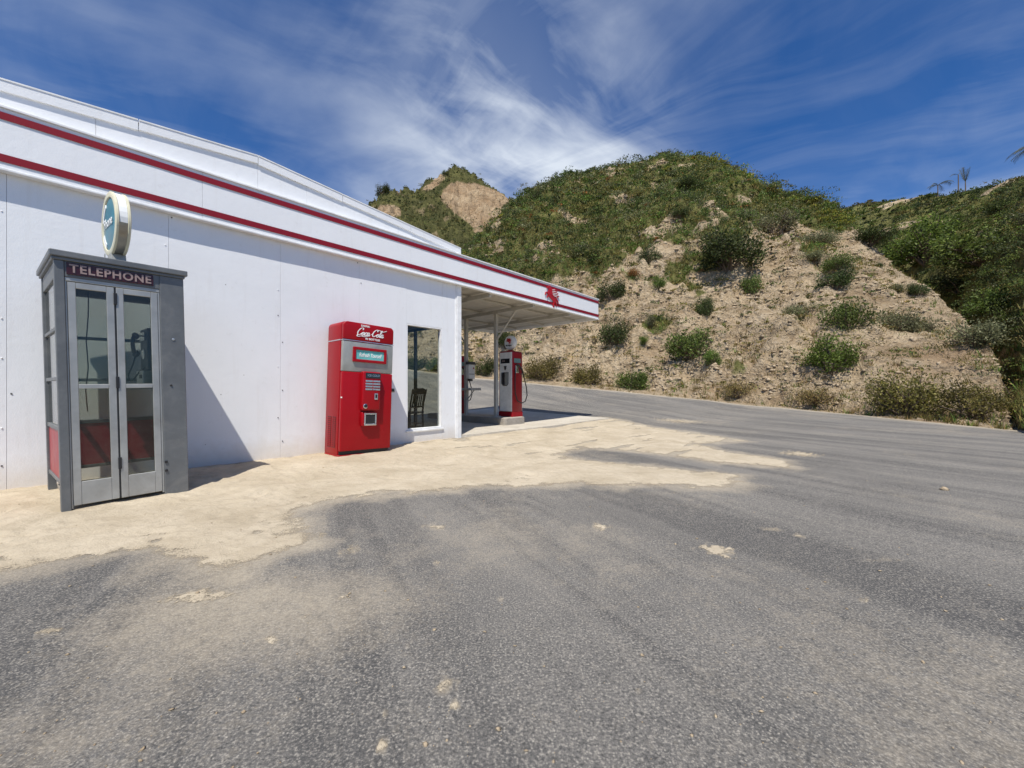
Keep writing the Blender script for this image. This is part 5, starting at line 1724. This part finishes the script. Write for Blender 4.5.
def scrub(name, Hd, n, smin, smax, kinds, label, seed, leaves=84, lsz=1.45, cond=None, hmul=0.55, far_weight=0.6, bare=False):
    """low growth nobody could count, one mesh of leaf clumps spread over the slope"""
    rg = np.random.default_rng(seed)
    P, VG, T = Hd['P'], Hd['veg'], Hd['T']
    A = P[1:, :-1] - P[:-1, :-1]
    B = P[:-1, 1:] - P[:-1, :-1]
    area = np.linalg.norm(np.cross(A, B), axis=-1)
    gg = sstep(0.25, 0.75, VG[:-1, :-1])
    w = area * (1 - gg if bare else gg) / np.maximum(P[:-1, :-1, 1], 5) ** far_weight
    w = w * sstep(9, 16, P[:-1, :-1, 1]) * (T[:-1, :-1] < 1.06) * (Hd['U'][:-1, :-1] < 1250) * (Hd['U'][:-1, :-1] > 340)
    if cond is not None:
        w = w * cond(Hd['U'][:-1, :-1], Hd['V'][:-1, :-1], T[:-1, :-1])
    pick = rg.choice(w.size, n, p=(w / w.sum()).ravel())
    i, j = np.unravel_index(pick, w.shape)
    a, b = rg.uniform(0, 1, (2, n, 1))
    c = P[i, j] + A[i, j] * a + B[i, j] * b
    size = rg.uniform(smin, smax, n) * (0.7 + 0.6 * rg.uniform(size=n) ** 2)
    names = [k for k, _ in kinds]
    pr = np.array([p for _, p in kinds], float)
    # neighbouring clumps tend to be of one kind
    nz = fbm(c[:, 0] * 0.18, c[:, 1] * 0.18, c[:, 2] * 0.18 + seed, 3)
    r01 = np.clip(0.5 + nz * 0.9 + rg.normal(size=n) * 0.22, 0, 0.999)
    cum = np.cumsum(pr / pr.sum())
    ki = np.searchsorted(cum, r01)
    cc = np.repeat(c, leaves, 0)
    sz = np.repeat(size, leaves)
    d = rg.normal(size=(len(cc), 3))
    d[:, 2] = np.abs(d[:, 2])
    d /= np.linalg.norm(d, axis=1)[:, None]
    rad = rg.uniform(0.35, 1.0, len(cc)) ** 0.6
    # each clump is a few lobes, so that the outline stays uneven
    lob = rg.normal(size=(n, 3, 3)) * np.array([0.32, 0.32, 0.07])
    lk = rg.integers(0, 3, len(cc))
    off = lob[np.repeat(np.arange(n), leaves), lk]
    cc = cc + (d * rad[:, None] * 0.36 + off) * sz[:, None] * np.array([1, 1, hmul]) + np.array([0, 0, 0.06])
    v, f = leaf_quads(cc, lsz * cc[:, 1] / F * rg.uniform(0.6, 1.5, len(cc)), rg, 0.9, 0.55, d)
    col = np.zeros((len(cc), 3))
    kk = np.repeat(ki, leaves)
    for q, nm in enumerate(names):
        s = kk == q
        col[s] = tints(nm, int(s.sum()), rg)
    col *= np.repeat((1 + 0.25 * rg.normal(size=n)).clip(0.5, 1.6), leaves)[:, None]
    me = np_mesh(name, v, f, M['leaf'], False, None, np.repeat(col, 4, 0))
    o = link(bpy.data.objects.new(name, me))
    tag(o, label, 'scrub', kind='stuff')


scrub('scrub', H1, 2600, 0.5, 2.4, [('dark', 2.0), ('green', 3), ('sage', 1.6), ('olive', 2.6), ('bright', 1.4)], 'mixed green scrub covering the upper slope of the main hill', 5)
scrub('scrub', H1, 900, 0.5, 1.3, [('yellow', 3), ('bright', 1), ('olive', 1)], 'yellow green flowering growth along the right skyline of the main hill', 6,
      cond=lambda U, V, T: ((U > 690) & (U < 850) & (T > 0.78)) * 1.0 + 0.01)
scrub('scrub', H1, 1200, 0.3, 1.0, [('sage', 2), ('dry', 2), ('olive', 2), ('green', 1)], 'thin grey and brown brush dotted over the bare slope', 14, leaves=40, lsz=1.6,
      cond=lambda U, V, T: (T > 0.02) * (U < 1000) * (T < 0.75), bare=True)
scrub('scrub', H1, 190, 1.4, 2.9, [('dark', 1)], 'darker shrubs dotted through the green upper slope', 15, leaves=150, hmul=0.7)
scrub('scrub', H2, 150, 1.4, 3.2, [('dark', 1)], 'darker shrubs dotted over the right hillside', 16, leaves=150, hmul=0.7)
scrub('scrub', H1, 60, 0.5, 1.2, [('rust', 1)], 'rust coloured dried growth scattered through the green slope', 8)
scrub('scrub', H2, 2600, 0.6, 2.3, [('dark', 3), ('green', 3), ('bright', 1.0), ('olive', 2.2), ('sage', 1.2)], 'dense green scrub covering the right hillside', 9)
scrub('scrub', H3, 6500, 0.5, 1.9, [('dark', 4), ('olive', 1.2), ('green', 1.2), ('sage', 1)], 'dark scrub on the far peak', 12, leaves=24, lsz=1.1)


def grass(name, Hd, n, hmin, hmax, kinds, label, seed, cond):
    rg = np.random.default_rng(seed)
    P, T = Hd['P'], Hd['T']
    A = P[1:, :-1] - P[:-1, :-1]
    B = P[:-1, 1:] - P[:-1, :-1]
    area = np.linalg.norm(np.cross(A, B), axis=-1)
    w = area / np.maximum(P[:-1, :-1, 1], 5) * cond(Hd['U'][:-1, :-1], Hd['V'][:-1, :-1], T[:-1, :-1], Hd['veg'][:-1, :-1]) * (T[:-1, :-1] < 1.03)
    pick = rg.choice(w.size, n, p=(w / w.sum()).ravel())
    i, j = np.unravel_index(pick, w.shape)
    a, b = rg.uniform(0, 1, (2, n, 1))
    c = P[i, j] + A[i, j] * a + B[i, j] * b
    nb = 9
    cc = np.repeat(c, nb, 0) + rg.normal(size=(n * nb, 3)) * np.array([0.06, 0.06, 0.0])
    h = np.repeat(rg.uniform(hmin, hmax, n), nb) * rg.uniform(0.6, 1.2, n * nb)
    lean = rg.normal(size=(n * nb, 3)) * 0.35
    lean[:, 2] = 1
    side = rg.normal(size=(n * nb, 3))
    side[:, 2] = 0
    side /= np.linalg.norm(side, axis=1)[:, None]
    wd = (0.035 * h + 0.006)[:, None]
    v = np.stack([cc - side * wd, cc + side * wd, cc + lean * h[:, None]], 1).reshape(-1, 3)
    f = np.arange(len(v)).reshape(-1, 3)
    ki = rg.integers(0, len(kinds), n)
    col = np.zeros((n * nb, 3))
    kk = np.repeat(ki, nb)
    for q, nm in enumerate(kinds):
        s = kk == q
        col[s] = tints(nm, int(s.sum()), rg)
    me = np_mesh(name, v, f, M['dryleaf'], False, None, np.repeat(col, 3, 0))
    tag(link(bpy.data.objects.new(name, me)), label, 'grass', kind='stuff')


grass('grass', H1, 9000, 0.18, 0.55, ['olive', 'dry', 'bright', 'green'], 'long grass between the scrub on the upper hill', 21, lambda U, V, T, g: sstep(0.3, 0.7, g) * (U > 440))
grass('grass', H1, 3600, 0.08, 0.32, ['dry', 'dry', 'olive', 'bright'], 'thin dry grass tufts on the bare slope and along the road edge', 22,
      lambda U, V, T, g: (0.25 + 1.2 * np.exp(-((T - 0.03) / 0.04) ** 2)) * (U > 440) * (T > 0.012))
grass('grass', H2, 2600, 0.12, 0.45, ['olive', 'bright', 'dry'], 'grass at the foot of the right hillside', 23, lambda U, V, T, g: (U < 1200) * (0.2 + 1.0 * (T < 0.12)))


# ------------------------------------------------------------------ loose rock
def rock_mesh_batch(c, size, rg, flat=0.7):
    """many small angular stones: jittered octahedra cut to 8 faces each, with a squared waist"""
    n = len(c)
    base = np.array([(1, 0.1, 0), (0.3, 1, 0.1), (-0.7, 0.8, 0), (-1, -0.2, 0.1), (-0.2, -1, 0), (0.8, -0.7, 0.1), (0.15, 0.1, 0.9), (-0.3, -0.2, 0.75), (0, 0, -0.8)])
    tri = np.array([(0, 1, 6), (1, 2, 6), (2, 7, 6), (2, 3, 7), (3, 4, 7), (4, 5, 7), (5, 6, 7), (5, 0, 6), (1, 0, 8), (2, 1, 8), (3, 2, 8), (4, 3, 8), (5, 4, 8), (0, 5, 8)])
    v = base[None] * (1 + 0.25 * rg.normal(size=(n, 9, 3)))
    v[..., 2] *= flat
    th = rg.uniform(0, 6.28, n)
    cs, sn = np.cos(th)[:, None], np.sin(th)[:, None]
    x = v[..., 0] * cs - v[..., 1] * sn
    y = v[..., 0] * sn + v[..., 1] * cs
    tl = rg.normal(size=(n, 1)) * 0.4
    v = np.stack([x, y * np.cos(tl) - v[..., 2] * np.sin(tl), y * np.sin(tl) + v[..., 2] * np.cos(tl)], -1)
    v = v * np.asarray(size)[:, None, None] * 0.5 + c[:, None, :]
    f = (tri[None] + 9 * np.arange(n)[:, None, None]).reshape(-1, 3)
    return v.reshape(-1, 3), f


def scatter_rocks():
    rg = np.random.default_rng(31)
    Hd = H1
    P, T, VG = Hd['P'], Hd['T'], Hd['veg']
    A = P[1:, :-1] - P[:-1, :-1]
    B = P[:-1, 1:] - P[:-1, :-1]
    area = np.linalg.norm(np.cross(A, B), axis=-1)
    t = T[:-1, :-1]
    U = Hd['U'][:-1, :-1]
    n = 7000
    cl = np.clip(0.4 + 1.6 * fbm(P[:-1, :-1, 0] * .35, P[:-1, :-1, 1] * .35, P[:-1, :-1, 2] * .35, 3), 0.05, 2)
    w = area * (1 - 0.9 * sstep(0.3, 0.7, VG[:-1, :-1])) / P[:-1, :-1, 1] ** 1.1 * (t < 1.0) * (U > 440) * (t > 0.01) * cl
    w = w * (1 + 1.5 * np.exp(-((t - .06) / .05) ** 2))
    pick = rg.choice(w.size, n, p=(w / w.sum()).ravel())
    i, j = np.unravel_index(pick, w.shape)
    a, b = rg.uniform(0, 1, (2, n, 1))
    c = P[i, j] + A[i, j] * a + B[i, j] * b
    s = (0.05 + 0.26 * rg.uniform(size=n) ** 4.5) * np.clip(c[:, 1] / 22, 0.45, 2.2)
    v, f = rock_mesh_batch(c, s, rg)
    me = np_mesh('gravel', v, f, M['rock'])
    tag(link(bpy.data.objects.new('gravel', me)), 'loose tan rubble lying all over the bare slope', 'rubble', kind='stuff')
    # grit and clods blown over the asphalt and the drift
    n = 800
    u = rg.uniform(-150, 1100, n)
    vv = 389 + 12 + 370 * rg.uniform(size=n) ** 1.3
    pts = np.array([unproj(a_, b_) for a_, b_ in zip(u, vv)])
    ok = (pts[:, 1] < 14) & (((pts[:, 0] - C0.x) * Q.x + (pts[:, 1] - C0.y) * Q.y) < -0.1)
    pts = pts[ok]
    th, _, _ = sand_fields(pts[:, 0], pts[:, 1])
    s = 0.004 + 0.016 * rg.uniform(size=len(pts)) ** 5
    z = gz(pts[:, 0], pts[:, 1]) + 0.006 * fbm(pts[:, 0] * .6, pts[:, 1] * .6, 5.0, 3) + np.maximum(th, 0) + s * 0.12
    v, f = rock_mesh_batch(np.stack([pts[:, 0], pts[:, 1], z], 1), s, rg, 0.6)
    me = np_mesh('gravel', v, f, M['rock'])
    tag(link(bpy.data.objects.new('gravel', me)), 'scattered grit and small clods on the asphalt', 'grit', kind='stuff')
    # a few stones that stand out one by one
    for (uu, v_, sz, lab) in ((944, 490, .085, 'small pale stone lying alone on the open asphalt at right'),
                              (573, 466, .05, 'small dark stone at the end of the sand drift'),
                              ):
        x, y = unproj(uu, v_)
        v3, f3 = rock_mesh_batch(np.zeros((1, 3)), np.array([sz]), rg, .6)
        me = np_mesh('stone', v3, f3, M['rock'])
        o = link(bpy.data.objects.new('stone', me))
        o.location = (x, y, float(gz(x, y)) + sz * .16)
        tag(o, lab, 'stone')


scatter_rocks()


# ------------------------------------------------------------------ palms on the right skyline
def frond(mb, root, heading, lift, length, droop, nl=16, lw=0.05, ll=0.5):
    pts = []
    hd = Vector((math.cos(heading), math.sin(heading), 0))
    for k in range(9):
        t = k / 8
        pts.append(root + hd * (length * t * math.cos(lift) * (1 - .12 * t)) + Vector((0, 0, length * (t * math.sin(lift) - droop * t * t))))
    mb.tube(pts, [.035 * (1 - .8 * k / 8) * length / 2 for k in range(9)], 4)
    side = Vector((-hd.y, hd.x, 0))
    for k in range(nl):
        t = 0.15 + 0.83 * k / (nl - 1)
        i = min(int(t * 8), 7)
        p = pts[i].lerp(pts[i + 1], t * 8 - i)
        tg = (pts[i + 1] - pts[i]).normalized()
        L_ = ll * length * 0.45 * (1 - 0.55 * abs(t - .45))
        for s in (1, -1):
            tip = p + side * s * L_ * .75 + tg * L_ * .55 - Vector((0, 0, L_ * (.35 + .3 * random.random())))
            w = tg * lw * length * 0.5
            mb.add([p - w * .5, p + w * .5, tip], [(0, 1, 2)])


def palm(u, v, hpx, fronds, label):
    p = hill_pt(H2, u, v)
    s = p.y / F * 1.25
    hpx += 6
    r = empty('palm_tree', p)
    tag(r, label, 'palm tree', 'palms on the right skyline')
    hh = max(hpx * s, 0.05)
    MB().tube([(0, 0, -.3), (0.02, 0, hh * .5), (0, 0, hh)], [.085, .07, .06], 8).obj('trunk', M['twig'], r, smooth=True)
    for (hd, lift, ln, dr) in fronds:
        mb = MB()
        frond(mb, Vector((0, 0, hh)), R(hd), R(lift), ln * s, dr)
        mb.obj('frond', M['palm'], r)


M['palm'] = pmat('palm_frond', (0.045, 0.052, 0.028), 0.6, vscale=3)
palm(938, 192, 3, [(0, 40, 16, .55), (180, 10, 10, .4), (30, 30, 14, .6), (200, 30, 12, .7), (90, 40, 10, .6), (-60, 35, 12, .6)], 'low dark palm with drooping fronds, left one on the right-hand skyline')
palm(958, 190, 10, [(170, 35, 8, .7), (20, 60, 4, .5)], 'thin palm stalk with one frond bent left on the skyline')
palm(966, 188, 3, [(75, 78, 14, .05), (100, 72, 13, .05), (10, 76, 12, .08), (180, 80, 12, .05), (-60, 76, 12, .06)], 'small palm with upright feathery fronds on the skyline')
palm(1036, 170, 15, [(182, 25, 24, .62), (170, 5, 20, .5), (200, 40, 22, .65), (0, 30, 22, .6), (90, 30, 20, .6), (-90, 30, 20, .6), (140, 35, 22, .7), (230, 20, 20, .6), (40, 45, 20, .6)], 'taller palm at the right edge of view with arching fronds')
